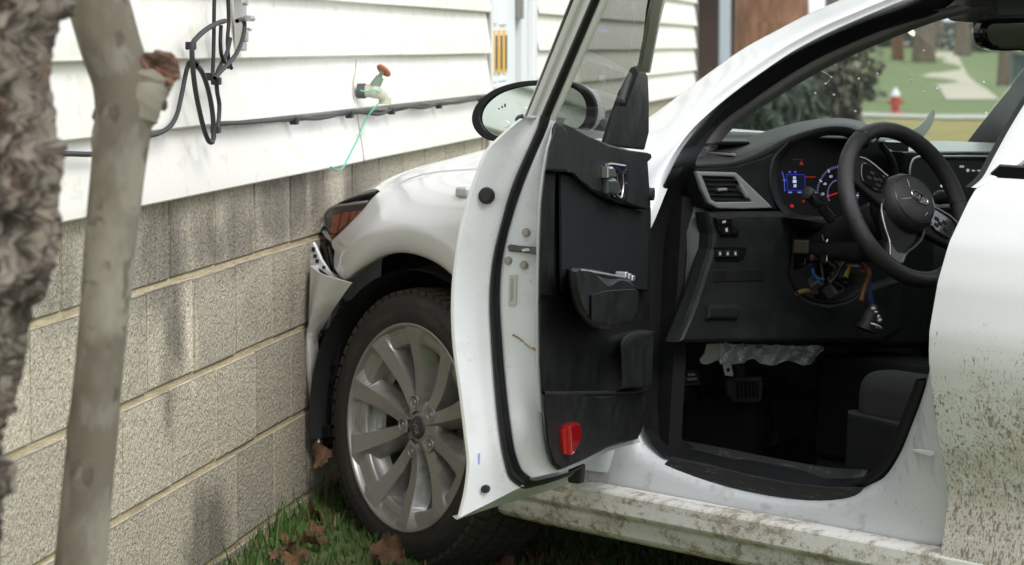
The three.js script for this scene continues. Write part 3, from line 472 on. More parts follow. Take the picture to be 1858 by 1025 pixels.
  part('liner_edge', [slab([[572, 620], [600, 585], [612, 560], [628, 545], [618, 600], [606, 700], [602, 800], [585, 815], [577, 700]].map(([x, y]) => C.z(x, y, -.06)), -.10, -.06, .006), slab([[584, 598], [606, 596], [607, 604], [584, 606]].map(([x, y]) => C.z(x, y, -.05)), -.06, -.045, .003), slab([[577, 774], [603, 770], [604, 792], [578, 798]].map(([x, y]) => C.z(x, y, -.05)), -.06, -.04, .003), ...[[606, 625], [604, 660], [603, 690], [620, 548]].map(([x, y]) => { const p = C.z(x, y, -.055); return new THREE.CylinderGeometry(.009, .009, .006, 10).rotateX(1.57).translate(p.x, p.y, p.z); })], plasticSoft, car);
}
// letters of the badge, strokes only, one unit high, reading along +x
function badge(h, d) {
  const bar = (x0, y0, x1, y1, w) => { const a = Math.atan2(y1 - y0, x1 - x0), l = Math.hypot(x1 - x0, y1 - y0); return new THREE.BoxGeometry(l, w, d).rotateZ(a).translate((x0 + x1) / 2, (y0 + y1) / 2, 0); }, w = .2;
  const g = [bar(-1.15, -.5, -1.15, .5, w), bar(-1.08, .0, -.55, .5, w), bar(-1.08, .02, -.5, -.5, w), bar(-.1, -.5, -.1, .5, w), bar(.25, -.5, .7, .5, w), bar(.7, .5, 1.15, -.5, w)];
  return mergeG(g).scale(h, h, 1);
}
// -- front wheel
{
  const wheel = new THREE.Group(); wheel.name = 'front_wheel'; car.add(wheel); wheel.position.set(-.024, .332, -.004); wheel.rotation.y = -5 * Math.PI / 180;
  const lathe = (pr, n = 96) => new THREE.LatheGeometry(pr.map(([r, z]) => new THREE.Vector2(r, z)), n).rotateX(Math.PI / 2);
  const tyreT = tex(512, 128, (x, y) => { const n = fbm(x * 40, y * 10, 4, 0), d = sstep(.55, .75, fbm(x * 18 + 4, y * 9, 3)); return mix3([.022, .0215, .021], [.07, .06, .048], .35 * d + .2 * n); }); tyreT.repeat.set(1, 1);
  const tyreM = mat([1, 1, 1], .78, { map: tyreT }), treadM = mat([.06, .05, .038], .95, { bumpMap: plasticT, bumpScale: .001 });
  const side = [[.243, -.004], [.250, .006], [.2535, .0085], [.2545, .0075], [.262, .011], [.275, .0135], [.2765, .0128], [.295, .0125], [.2965, .0115], [.308, .007], [.317, -.002], [.323, -.014], [.3255, -.026]];
  part('tyre', lathe([...side, [.3258, -.19], [.316, -.212], [.295, -.226], [.26, -.222], [.243, -.21]]), tyreM, wheel);
  const lugs = [], NL = 66; // tread blocks and shoulder blocks
  for (let i = 0; i < NL; i++) for (const [z0, z1, sh, r0] of [[-.002, -.04, .0, .3262], [-.046, -.078, .4, .3285], [-.084, -.124, .1, .329], [-.130, -.162, .6, .3285], [-.168, -.214, .2, .3262]]) {
    const w = .0225, b = new THREE.BoxGeometry(w * (.9 + .1 * (i % 3)), .013, z0 - z1); const p = b.attributes.position; for (let k = 0; k < p.count; k++) p.setX(k, p.getX(k) + (p.getZ(k)) * .28 * (sh > .3 ? 1 : -1));
    if (z0 > -.01) b.rotateX(.16); if (z1 < -.21) b.rotateX(-.16);
    lugs.push(b.translate(0, r0, (z0 + z1) / 2).rotateZ((i + sh) / NL * 2 * Math.PI));
  }
  part('tread', lugs, treadM, wheel);
  for (const o of [-.9, 2.0]) for (let i = 0; i < 7; i++) part('raised_letter', new THREE.BoxGeometry(.012, .014, .0012).translate(0, .285, .0138).rotateZ(o + i * .075), tyreM, wheel);
  const rimT = tex(256, 256, (x, y) => { const n = fbm(x * 10, y * 10, 4, 10), s = sstep(.72, .9, vn(x * 90, y * 90, 90)) * sstep(.4, .6, n); return mix3([.41, .405, .395], [.25, .24, .215], .5 * sstep(.45, .75, n) + .5 * s); }); rimT.repeat.set(5, 5);
  const rimM = mat([1, 1, 1], .36, { map: rimT, metalness: .6 }), dark = mat([.012, .012, .012], .8);
  part('rim', lathe([[.243, .0], [.2495, .003], [.251, .0075], [.2475, .009], [.243, .006], [.2405, -.002], [.237, -.014]]), rimM, wheel);
  part('rim_barrel', lathe([[.237, -.014], [.228, -.05], [.224, -.1], [.222, -.2], [.2, -.2]]), rimM, wheel);
  part('rim_floor', lathe([[.2425, .004], [.2395, -.006], [.222, -.0095], [.204, -.013], [.200, -.022], [.200, -.05], [.179, -.06]]), rimM, wheel);
  for (let i = 0; i < 10; i++) {
    const a0 = (18 + 36 * i) * Math.PI / 180, sg = i % 2 ? 1 : -1, rows = []; // twins lean towards each other at the hub
    const st = [[.040, .0165, -.028], [.06, .0185, -.0285], [.085, .0215, -.030], [.12, .0245, -.0285], [.155, .0275, -.022], [.19, .0305, -.0125], [.215, .033, -.005], [.232, .0355, .0005], [.2425, .039, .003]];
    for (const [r, w, z] of st) {
      const lean = sg * .009 * (1 - r / .245), k = sstep(.05, .12, r), dp = .03 * sstep(.245, .17, r) + .008;
      const sec = [[-1.10, -dp - .018], [-1.05, -dp], [-.74, -.0035], [.56, .001], [1.26, -dp], [1.30, -dp - .018]].map(([s, d]) => [s * w * sg, d]); if (sg < 0) sec.reverse();
      rows.push(sec.map(([s, dz]) => V(Math.sqrt(Math.max(0, r * r - s * s * .6)), s - lean, z + dz + .003)));
    }
    const g = toCreasedNormals(loft(rows, 6, { m: 3, t: true }), .2); g.rotateZ(a0);
    part('spoke', g, rimM, wheel);
  }
  part('hub', [lathe([[.0, -.028], [.03, -.028], [.036, -.0305], [.05, -.034], [.062, -.04], [.068, -.06], [.06, -.09]], 48)], rimM, wheel);
  for (let i = 0; i < 5; i++) { const a = (36 + 72 * i) * Math.PI / 180, x = Math.cos(a) * .062, y = Math.sin(a) * .062; part('bolt_hole', [new THREE.CylinderGeometry(.0155, .014, .03, 20, 1, true).rotateX(Math.PI / 2).translate(x, y, -.042), new THREE.TorusGeometry(.0155, .0022, 6, 20).translate(x, y, -.027), new THREE.CircleGeometry(.0145, 20).translate(x, y, -.052)], rimM, wheel); part('wheel_nut', [new THREE.CylinderGeometry(.0082, .009, .02, 6).rotateX(Math.PI / 2).translate(x, y, -.042), new THREE.SphereGeometry(.0065, 10, 6).translate(x, y, -.032)], satin, wheel); }
  const cap = part('centre_cap', lathe([[0, -.022], [.02, -.0225], [.0265, -.0245], [.0285, -.03]], 40), mat([.05, .05, .052], .4), wheel);
  const lt = part('cap_letters', badge(.0125, .002), mat([.36, .35, .34], .4, { metalness: .5 }), wheel); lt.position.set(0, 0, -.0215); lt.rotation.z = 115 * Math.PI / 180;
  part('brake_disc', [new THREE.CylinderGeometry(.15, .15, .012, 48).rotateX(Math.PI / 2).translate(0, 0, -.1)], mat([.13, .12, .11], .5, { metalness: .6 }), wheel);
  part('brake_caliper', [box(-.05, .05, .09, .17, -.12, -.07, .012).rotateZ(-1.3)], mat([.05, .045, .04], .7), wheel);
  part('brake_shield', [new THREE.CylinderGeometry(.215, .215, .006, 48).rotateX(Math.PI / 2).translate(0, 0, -.135)], dark, wheel);
}
for (const [x, z] of [[2.78, 0], [2.78, -1.5], [-.02, -1.5]]) part('wheel', [new THREE.TorusGeometry(.225, .1, 14, 40).scale(1, 1, 1.05).translate(x, .332, z - .1), new THREE.CylinderGeometry(.2, .2, .12, 30).rotateX(Math.PI / 2).translate(x, .332, z - .1)], rubber, car);
// ---------------------------------------------------------------- driver door, swung open. Own axes: x from hinge to latch, y up, z out through the outer skin
const fd = new THREE.Group(); fd.name = 'front_door'; car.add(fd);
fd.position.set(.56, 0, -.03); fd.rotation.order = 'YZX'; fd.rotation.set(0, -57.5 * Math.PI / 180, 2 * Math.PI / 180); fd.updateMatrixWorld(true);
{
  const D = frame(fd), dx = (l, u) => l.map(([x, y]) => D.x(x, y, u)), dz = (l, n) => l.map(([x, y]) => D.z(x, y, n)), nS = v => Zs(v) + .03, ds = (l, off) => l.map(([x, y]) => D.surf(x, y, p => nS(p.y) + off));
  const slabZ = (l, n0, n1, b, h) => slab(dz(l, n0), n0, n1, b, h ? [dz(h, n0)] : []);     // outline as seen on its inboard face n0 (n0 < n1)
  // a moulding that swells out of the panel: its latch end rises slowly, its hinge end is steep
  function podZ(l, n0, n1, bevel = .008, smooth = 0) {
    const f = dz(l, n0), ub = f.map(p => p.x), u0 = Math.min(...ub), u1 = Math.max(...ub), base = dz(l, n1);
    const ring = k => f.map((p, i) => { const w = sstep(0, .75, (p.x - u0) / (u1 - u0)), b = V(lerp(p.x, base[i].x, w), lerp(p.y, base[i].y, w), n1); return b.lerp(V(p.x, p.y, n0), k); });
    const c = f.reduce((a, p) => a.add(p), V(0, 0, 0)).multiplyScalar(1 / f.length), inset = (r, d, n) => r.map(p => { const q = V(c.x - p.x, c.y - p.y, 0), L = q.length() || 1; return V(p.x + q.x / L * d * Math.min(1, L / .05) * 2.2, p.y + q.y / L * d * Math.min(1, L / .05), n); });
    const dn = Math.min(bevel, (n1 - n0) * .6), k1 = 1 - dn / (n1 - n0), rs = [ring(0), ring(k1 * .6), ring(k1)]; 
    const top = ring(1); rs.push(inset(ring(k1 + (1 - k1) * .65), bevel * .3, lerp(n1, n0, k1 + (1 - k1) * .65)), inset(top, bevel, n0)); const last = rs[4];
    const den = smooth ? rs.map(r => rail(r, smooth, true)) : rs, g = grid(den, { closeU: true }), e = den[4], tri = THREE.ShapeUtils.triangulateShape(e.map(p => new THREE.Vector2(p.x, p.y)), []), pos = [...g.attributes.position.array], uv = [...g.attributes.uv.array], idx = [...g.index.array], o = pos.length / 3;
    for (const p of e) { pos.push(p.x, p.y, p.z); uv.push(p.x, p.y); } for (const t of tri) idx.push(o + t[0], o + t[2], o + t[1]);
    const q = new THREE.BufferGeometry(); q.setAttribute('position', new THREE.Float32BufferAttribute(pos, 3)); q.setAttribute('uv', new THREE.Float32BufferAttribute(uv, 2)); q.setIndex(idx); return toCreasedNormals(mergeVertices(q.deleteAttribute ? q : q, 1e-5), .75);
  }
  const slabX = (l, u0, u1, b) => slab(dx(l, u1).map(p => [p.z, p.y]), -u1, -u0, b).rotateY(-Math.PI / 2); // faces the latch end
  // shut face
  const T = [[944, 215], [933, 223], [903, 250], [882, 272], [858, 330], [838, 398], [825, 470], [819, 540], [821, 620], [833, 714], [842, 790], [847, 842], [841, 895], [830, 939]];
  const SL = [[981, 208], [977, 225], [966, 252], [957, 272], [931, 332], [911, 398], [894, 470], [888, 540], [891, 620], [898, 714], [906, 790], [914, 835], [924, 868], [944, 884]];
  const SR = [[999, 208], [995, 225], [984, 252], [975, 272], [949, 332], [926, 398], [909, 470], [904, 540], [908, 620], [916, 714], [926, 790], [933, 825], [945, 855], [960, 868]];
  const TL = [[1012, 212], [1008, 224], [1000, 252], [995, 270], [986, 330], [981, 398], [979, 470], [977, 540], [978, 620], [982, 714], [987, 790], [993, 822], [1003, 845], [1016, 855]];
  const rT = dx(T, 1.005), rT1 = dx(T.map(([x, y]) => [x + 5, y]), 1.008), rSL = dx(SL, .985), rSR = dx(SR, .985), rTL = dx(TL, .965);
  const mid = rT1.map((p, i) => p.clone().lerp(rSL[i], .55).add(V(-.006, 0, 0)));
  const skinRow = (u, k) => rT.map(p => V(u, p.y, lerp(p.z, nS(p.y), k)));
  const doorT = tex(512, 512, (x, y) => { const s = sstep(.80, .93, vn(x * 200, y * 200, 200)) * sstep(.42, .6, fbm(x * 9, y * 9, 4, 9)), d = sstep(.56, .74, fbm(x * 16, y * 9, 4, 16)); return mix3([.71, .725, .755], [.34, .31, .27], .3 * s + .10 * d); }); doorT.repeat.set(1.4, 1.4);
  const shut = phys([1, 1, 1], .45, { map: doorT, clearcoat: .4, clearcoatRoughness: .2 });
  part('outer_skin', loft([skinRow(.02, 1), skinRow(.4, .8), skinRow(.8, .3), rT.map(p => V(p.x - .03, p.y, p.z + .001)), rT.map(p => V(p.x - .004, p.y, p.z + .002)), rT, rT1], 60, { m: 3, t: true }), paint, fd);
  part('shut_flange', loft([rT1, mid, rSL, rSL.map(p => V(p.x - .02, p.y, p.z - .004))], 70, { m: 4, t: true }), shut, fd);
  const sMid = rSL.map((p, i) => p.clone().lerp(rSR[i], .5).add(V(.014, 0, 0)));
  part('door_seal', loft([rSL.map(p => V(p.x - .012, p.y, p.z)), rSL, sMid, rSR, rSR.map(p => V(p.x - .012, p.y, p.z))], 70, { m: 4, t: true }), sealM, fd);
  part('shut_face', loft([rSR.map(p => V(p.x - .015, p.y, p.z + .004)), rSR.map((p, i) => p.clone().lerp(rTL[i], .12).add(V(.002, 0, 0))), rSR.map((p, i) => p.clone().lerp(rTL[i], .85).add(V(.006, 0, 0))), rTL, rTL.map(p => V(p.x - .06, p.y, p.z))], 70, { m: 3, t: true }), shut, fd);
  // underside
  const hb = dz([[830, 939], [880, 922], [935, 905], [985, 889], [1033, 873], [1046, 868]], .02), sb = dz([[927, 870], [946, 886], [975, 882], [1003, 874], [1030, 864], [1040, 858]], -.05);
  const grime = tex(256, 64, (x, y) => mix3([.55, .55, .55], [.12, .11, .1], sstep(.42, .62, fbm(x * 24, y * 12, 4, 24)))); grime.repeat.set(1, 6);
  part('lower_hem', loft([hb.map(p => V(p.x, p.y + .002, p.z + .01)), hb.map(p => V(p.x, p.y - .004, p.z)), hb.map((p, i) => p.clone().lerp(sb[i], .3)), sb], 40, { m: 3, t: true }), shut, fd);
  part('hem_grime', tube(dz([[846, 930], [885, 916], [935, 900], [985, 884], [1030, 869]], .012), .0055, 40, 6), mat([1, 1, 1], .9, { map: grime }), fd);
  part('lower_seal', loft([sb, sb.map(p => V(p.x, p.y + .008, p.z - .012)), sb.map(p => V(p.x, p.y + .018, p.z - .02))], 30, { m: 3, t: true }), sealM, fd);
  const hem = p => D.z(...p, .01);
  // inner sheet behind the trim
  const trimPx = [[1009, 222], [995, 270], [988, 312], [982, 364], [979, 432], [977, 547], [978, 658], [983, 741], [989, 808], [1000, 842], [1014, 853], [1060, 834], [1106, 812], [1150, 800], [1160, 797], [1168, 780], [1176, 745], [1180, 700], [1181, 640], [1182, 560], [1184, 450], [1184, 380], [1178, 292], [1150, 276], [1100, 261], [1060, 246], [1030, 231]];
  part('inner_sheet', slab(dz(trimPx.map(([x, y]) => [y > 790 ? x + 2 : x > 1160 ? x - 12 : x, y > 780 ? y + 6 : y]), -.135), -.135, -.129, .002), innerPaint, fd);
  part('trim_panel', podZ(trimPx, -.152, -.13, .008), plastic, fd);
  part('upper_trim', podZ([[1009, 222], [1022, 224], [1034, 230], [1060, 244], [1100, 259], [1150, 273], [1180, 277], [1187, 280], [1188, 286], [1184, 291], [1177, 296], [1170, 310], [1168, 335], [1171, 358], [1181, 376], [1178, 381], [1150, 374], [1110, 364], [1070, 346], [1046, 326], [1034, 313], [989, 309], [995, 268]], -.182, -.14, .014), plasticSoft, fd);
  part('upper_trim_corner', podZ([[1009, 222], [1022, 224], [1030, 236], [1033, 262], [1033, 312], [989, 309], [995, 268]], -.186, -.15, .008), plasticSoft, fd);
  part('edge_strip', podZ([[989, 312], [1009, 312], [1008, 400], [1006, 535], [980, 535], [980, 432], [983, 364]], -.162, -.14, .006), plastic, fd);
  part('insert', podZ([[1012, 315], [1034, 316], [1048, 330], [1072, 350], [1110, 369], [1150, 379], [1180, 386], [1181, 450], [1179, 528], [1110, 527], [1035, 520], [1014, 530]], -.166, -.14, .012), phys([.009, .0098, .011], .8, { specularIntensity: .4, bumpMap: plasticT, bumpScale: .001 }), fd);
  const arm = part('armrest', podZ([[1031, 489], [1044, 486], [1064, 487], [1100, 493], [1140, 502], [1160, 513], [1165, 526], [1163, 556], [1156, 582], [1140, 597], [1110, 601], [1080, 596], [1058, 582], [1044, 560], [1037, 537]], -.232, -.145, .03, 60), plasticSoft, fd);
  part('pull_cup', podZ([[1072, 535], [1100, 527], [1154, 524], [1161, 529], [1159, 562], [1150, 582], [1130, 589], [1100, 589], [1072, 582]], -.238, -.22, .005), plastic, fd);
  const sw = part('switch_panel', slabZ([[1050, 490], [1058, 488], [1098, 495], [1136, 503], [1140, 508], [1132, 507], [1090, 500]], -.222, -.18, .002), gloss, fd);
  part('switch', [[1128, 500], [1134, 503], [1140, 506]].map(([x, y]) => { const p = D.z(x, y, -.21); return box(p.x - .012, p.x + .012, p.y - .004, p.y + .008, p.z - .012, p.z + .012, .003); }), satin, fd);
  part('switch_edge', tube(dz([[1052, 490], [1090, 496], [1134, 504]], -.225), .0025, 20, 6), satin, fd);
  part('map_pocket', podZ([[984, 713], [1040, 714], [1100, 713], [1150, 711], [1176, 704], [1179, 712], [1175, 750], [1166, 782], [1158, 797], [1106, 811], [1060, 833], [1014, 852], [1001, 842], [990, 808], [984, 741]], -.188, -.14, .012), plastic, fd);
  part('pocket_lip', tube(dz([[986, 713], [1040, 713], [1100, 712], [1150, 710], [1172, 706]], -.186), .004, 30, 6), plasticSoft, fd);
  const b0 = dz([[1084, 712], [1088, 650], [1098, 618], [1124, 604], [1165, 597], [1182, 600]], -.15), b1 = dz([[1133, 704], [1129, 655], [1127, 624], [1138, 608], [1160, 601], [1178, 603]], -.205), b2 = dz([[1178, 696], [1179, 680], [1180, 650], [1181, 630], [1181, 615], [1181, 606]], -.2);
  part('speaker_pod', loft([b0, b0.map((p, i) => p.clone().lerp(b1[i], .5).add(V(0, 0, -.012))), b1, b1.map((p, i) => p.clone().lerp(b2[i], .5).add(V(0, 0, -.008))), b2, b2.map(p => V(p.x, p.y, p.z + .05))], 30, { m: 4, t: true }), plasticSoft, fd);
  const red = phys([.33, .006, .01], .18, { clearcoat: 1, clearcoatRoughness: .05 });
  part('warning_reflector', slabZ([[1035, 772], [1047, 766], [1054, 768], [1057, 786], [1053, 806], [1043, 823], [1038, 826]], -.204, -.17, .005), red, fd);
  part('warning_reflector', slabZ([[1022, 782], [1036, 771], [1038, 826], [1026, 824]], -.196, -.17, .003), red, fd);
  // inside handle
  const hz = part('handle_bezel', slabZ([[1102, 297], [1110, 294], [1136, 298], [1141, 304], [1139, 362], [1134, 370], [1108, 360], [1103, 352]], -.187, -.15, .004), gloss, fd);
  part('handle_lever', slabZ([[1105, 303], [1113, 302], [1117, 308], [1120, 321], [1105, 323]], -.198, -.18, .004), mat([.75, .76, .8], .2, { metalness: .9 }), fd);
  part('handle_cup', slabZ([[1105, 325], [1119, 324], [1126, 336], [1129, 346], [1121, 355], [1105, 351]], -.195, -.18, .005), mat([.14, .145, .15], .28, { metalness: .7 }), fd);
  part('handle_edge', tube(dz([[1130, 314], [1131, 335], [1129, 352], [1127, 359], [1119, 356]], -.192), .0028, 20, 6), chrome, fd);
  part('hinge_buffer', new THREE.CylinderGeometry(.014, .014, .02, 16).rotateX(1.57), rubber, fd).position.copy(D.z(1178, 352, -.15));
  // window frame: latch-side post, seal, run, glass, hinge-side post, sail
  const F = y => (y > 0 ? y : y);
  const post = (pts) => pts; // pairs top -> bottom
  const ext = ([x0, y0], [x1, y1]) => { const k = 70 / (y1 - y0); return [[x0 - (x1 - x0) * k, y0 - 70], [x0, y0], [lerp(x0, x1, .5), lerp(y0, y1, .5)], [x1, y1]]; };
  const ro = ds(ext([1034, 0], [951, 211]), .0), ro2 = ds(ext([1041, 0], [957, 209]), -.008), rf = ds(ext([1056, 0], [968, 210]), -.026), rs = ds(ext([1071, 0], [981, 210]), -.045), rs2 = ds(ext([1088, 0], [998, 211]), -.066), ri = ds(ext([1105, 0], [1009, 218]), -.086);
  part('frame_trim', loft([ro.map(p => V(p.x - .02, p.y, p.z)), ro, ro2], 20, { m: 2, t: true }), gloss, fd);
  part('frame_post', loft([ro2, ro2.map((p, i) => p.clone().lerp(rf[i], .8).add(V(.003, 0, 0))), rf, rf.map((p, i) => p.clone().lerp(rs[i], .3).add(V(-.004, 0, 0))), rs], 20, { m: 3, t: true }), innerPaint, fd);
  part('frame_seal', loft([rs.map(p => V(p.x - .01, p.y, p.z)), rs, rs.map((p, i) => p.clone().lerp(rs2[i], .5).add(V(.012, 0, 0))), rs2, rs2.map(p => V(p.x - .01, p.y, p.z))], 20, { m: 3, t: true }), sealM, fd);
  part('frame_inner', loft([rs2.map(p => V(p.x - .002, p.y, p.z)), rs2.map((p, i) => p.clone().lerp(ri[i], .5).add(V(.004, 0, 0))), ri, ri.map(p => V(p.x - .03, p.y, p.z + .02))], 20, { m: 3, t: true }), innerPaint, fd);
  const gr = ds(ext([1102, 0], [1006, 226]), -.075), gf = ds([[1192, -70], [1177, 0], [1166, 105], [1104, 275]], -.06);
  part('window_glass', grid([gr, gr.map((p, i) => p.clone().lerp(gf[i], .5).add(V(0, 0, .006))), gf].map(r => rail(r, 20))), doorGlass, fd);
  const f1 = ds([[1198, -70], [1178, 0], [1170, 60], [1162, 118], [1140, 190], [1110, 262]], -.05), f2 = ds([[1206, -70], [1185, 0], [1176, 60], [1164, 122], [1148, 190], [1120, 264]], -.08), f3 = ds([[1226, -70], [1203, 0], [1190, 60], [1176, 130], [1172, 200], [1165, 270]], -.09);
  part('front_run', loft([f1.slice(0, 4).map(p => V(p.x + .012, p.y, p.z)), f1.slice(0, 4), f2.slice(0, 4)], 24, { m: 2, t: true }), sealM, fd);
  part('front_post', loft([f2.slice(0, 4), f2.slice(0, 4).map((p, i) => p.clone().lerp(f3[i], .5).add(V(0, 0, -.008))), f3.slice(0, 4), f3.slice(0, 4).map(p => V(p.x - .03, p.y, p.z + .03))], 24, { m: 3, t: true }), mat([.34, .335, .31], .6), fd);
  const f4 = ds([[1232, -70], [1208, 0], [1194, 60], [1180, 132]], -.085); part('front_post_edge', loft([f3.slice(0, 4), f4, f4.map(p => V(p.x - .03, p.y, p.z + .03))], 24, { m: 2, t: true }), paint, fd);
  const tf = [gr[0], gr[0].clone().lerp(gf[0], .5).add(V(0, .02, 0)), gf[0]]; part('frame_top', tube(tf.map(p => p.clone().add(V(0, .01, -.01))), .022, 20, 8), innerPaint, fd);
  part('mirror_sail', slabZ([[1100, 262], [1114, 214], [1132, 165], [1154, 122], [1163, 119], [1170, 128], [1176, 137], [1178, 180], [1178, 240], [1175, 252], [1170, 272], [1140, 269]], -.172, -.160, .004), plastic, fd);
  // plug, screws, latch, labels on the shut face
  const onU = (x, y, u) => D.x(x, y, u), disc = (x, y, r, u, h, seg = 24) => { const p = onU(x, y, u); return new THREE.CylinderGeometry(r * .85, r, h, seg).rotateZ(-Math.PI / 2).translate(p.x, p.y, p.z); };
  const surfU = (i, t) => 0;
  part('rubber_plug', [disc(882, 355, .0165, 1.004, .008), disc(882, 355, .012, 1.008, .006)], rubber, fd);
  for (const [x, y] of [[954, 422], [922, 473], [950, 481]]) part('screw', [disc(x, y, .0085, .986, .006), disc(x, y, .0055, .990, .006, 12)], mat([.33, .31, .27], .35, { metalness: .9 }), fd);
  part('latch', [slabX([[920, 447], [925, 443], [945, 446], [976, 448], [979, 455], [976, 462], [945, 458], [923, 456]], .975, .9925, .002), slabX([[974, 440], [983, 443], [984, 464], [974, 462]], .97, .988, .002)], gloss, fd);
  part('latch_claw', slabX([[946, 452], [958, 450], [962, 455], [948, 457]], .990, .9945, .001), satin, fd);
  part('label_sticker', slabX([[924, 499], [938, 498], [936, 553], [922, 554]], .984, .9875, 0), mat([.5, .5, .44], .7), fd);
  part('sticker_print', [[.3], [.5], [.7]].map(([k]) => slabX([[924 + k * 9, 505], [925.2 + k * 9, 505], [924.2 + k * 9, 546], [923 + k * 9, 546]], .9875, .9882, 0)), mat([.36, .37, .34], .7), fd);
  part('rust_scratch', [tube(dx([[930, 607], [940, 612], [950, 620]], .986), .0016, 10, 5), tube(dx([[952, 622], [960, 629], [971, 635]], .983), .0012, 10, 5), tube(dx([[967, 630], [972, 636]], .983), .002, 4, 5)], mat([.35, .22, .06], .8), fd);
  part('bump_stop', [disc(881, 887, .0085, .995, .016)], rubber, fd);
  part('paint_mark', slabX([[867, 823], [871, 822], [870, 842], [865, 843]], .998, .9995, 0), mat([.35, .38, .7], .6), fd);
  part('edge_clip', [disc(918, 225, .007, 1.006, .006)], innerPaint, fd);
  part('clip_hook', [box(-.012, .012, -.01, .012, -.012, .012, .004)], innerPaint, fd).position.copy(D.x(963, 206, .99));
  // mirror
  const mo = [[968, 146], [940, 149], [917, 155], [895, 164], [878, 176], [866, 189], [859, 203], [857, 218], [861, 232], [870, 244], [882, 252], [895, 256], [930, 257], [980, 256], [1030, 250], [1062, 240], [1078, 222], [1082, 200], [1077, 176], [1062, 158], [1040, 149], [1005, 146]];
  const cen = [960, 200], shr = (l, k) => l.map(([x, y]) => [lerp(cen[0], x, k), lerp(cen[1], y, k)]);
  const poly = (l, u) => dx(l, u).map(p => [p.z, p.y]);
  const mirror = part('side_mirror', slab(smoothPoly(poly(mo, .22), 70), -.215, -.09, .05, [], 6).rotateY(-Math.PI / 2), paint, fd);
  const mi = mo.map(([x, y]) => [lerp(cen[0], x, .955) , lerp(cen[1], y, .955)]), rim0 = smoothPoly(poly(mo, .222), 80), rimI = smoothPoly(poly(shr(mo, .885), .222), 80);
  const rs_ = new THREE.Shape(rim0.map(p => new THREE.Vector2(p.x, p.y))); rs_.holes.push(new THREE.Path(rimI.map(p => new THREE.Vector2(p.x, p.y))));
  part('mirror_rim', new THREE.ExtrudeGeometry(rs_, { depth: .02, bevelEnabled: true, bevelSize: .003, bevelThickness: .004, bevelSegments: 2, bevelOffset: -.003 }).translate(0, 0, -.226).rotateY(-Math.PI / 2), plastic, fd);
  part('mirror_glass', new THREE.ShapeGeometry(new THREE.Shape(smoothPoly(poly(shr(mo, .90), .215), 60).map(p => new THREE.Vector2(p.x, p.y)))).rotateY(-Math.PI / 2).translate(.217, 0, 0), mat([.62, .70, .68], .03, { metalness: 1 }), fd);
  const mk = poly([[905, 197], [911, 194], [916, 191]], .2185); part('mirror_icon', mk.map(([n, v], i) => box(.2178, .2184, v - .0015 - i * .001, v + .0015 + i * .001, n - .0015, n + .0015)), rubber, fd);
  part('mirror_arm', slabX([[1050, 205], [1090, 215], [1120, 240], [1118, 262], [1080, 256], [1045, 246]], .1, .17, .012), plastic, fd);
  part('mirror_clip', [slabX([[934, 222], [933, 215], [938, 209], [947, 206], [950, 210], [946, 219], [940, 223]], .985, 1.002, .003)], gloss, fd);
  // hinges and check strap at the pillar
  part('hinge', [box(-.06, .05, .36, .42, -.06, -.02, .006), box(-.06, .05, .72, .78, -.06, -.02, .006)], innerPaint, fd);
  part('check_strap', box(-.1, .08, .55, .585, -.075, -.063, .003), satin, fd);
  part('hinge_rubber', box(-.01, .03, -.02, .022, -.02, .01, .006), rubber, fd).position.copy(D.z(1044, 858, -.04));
}
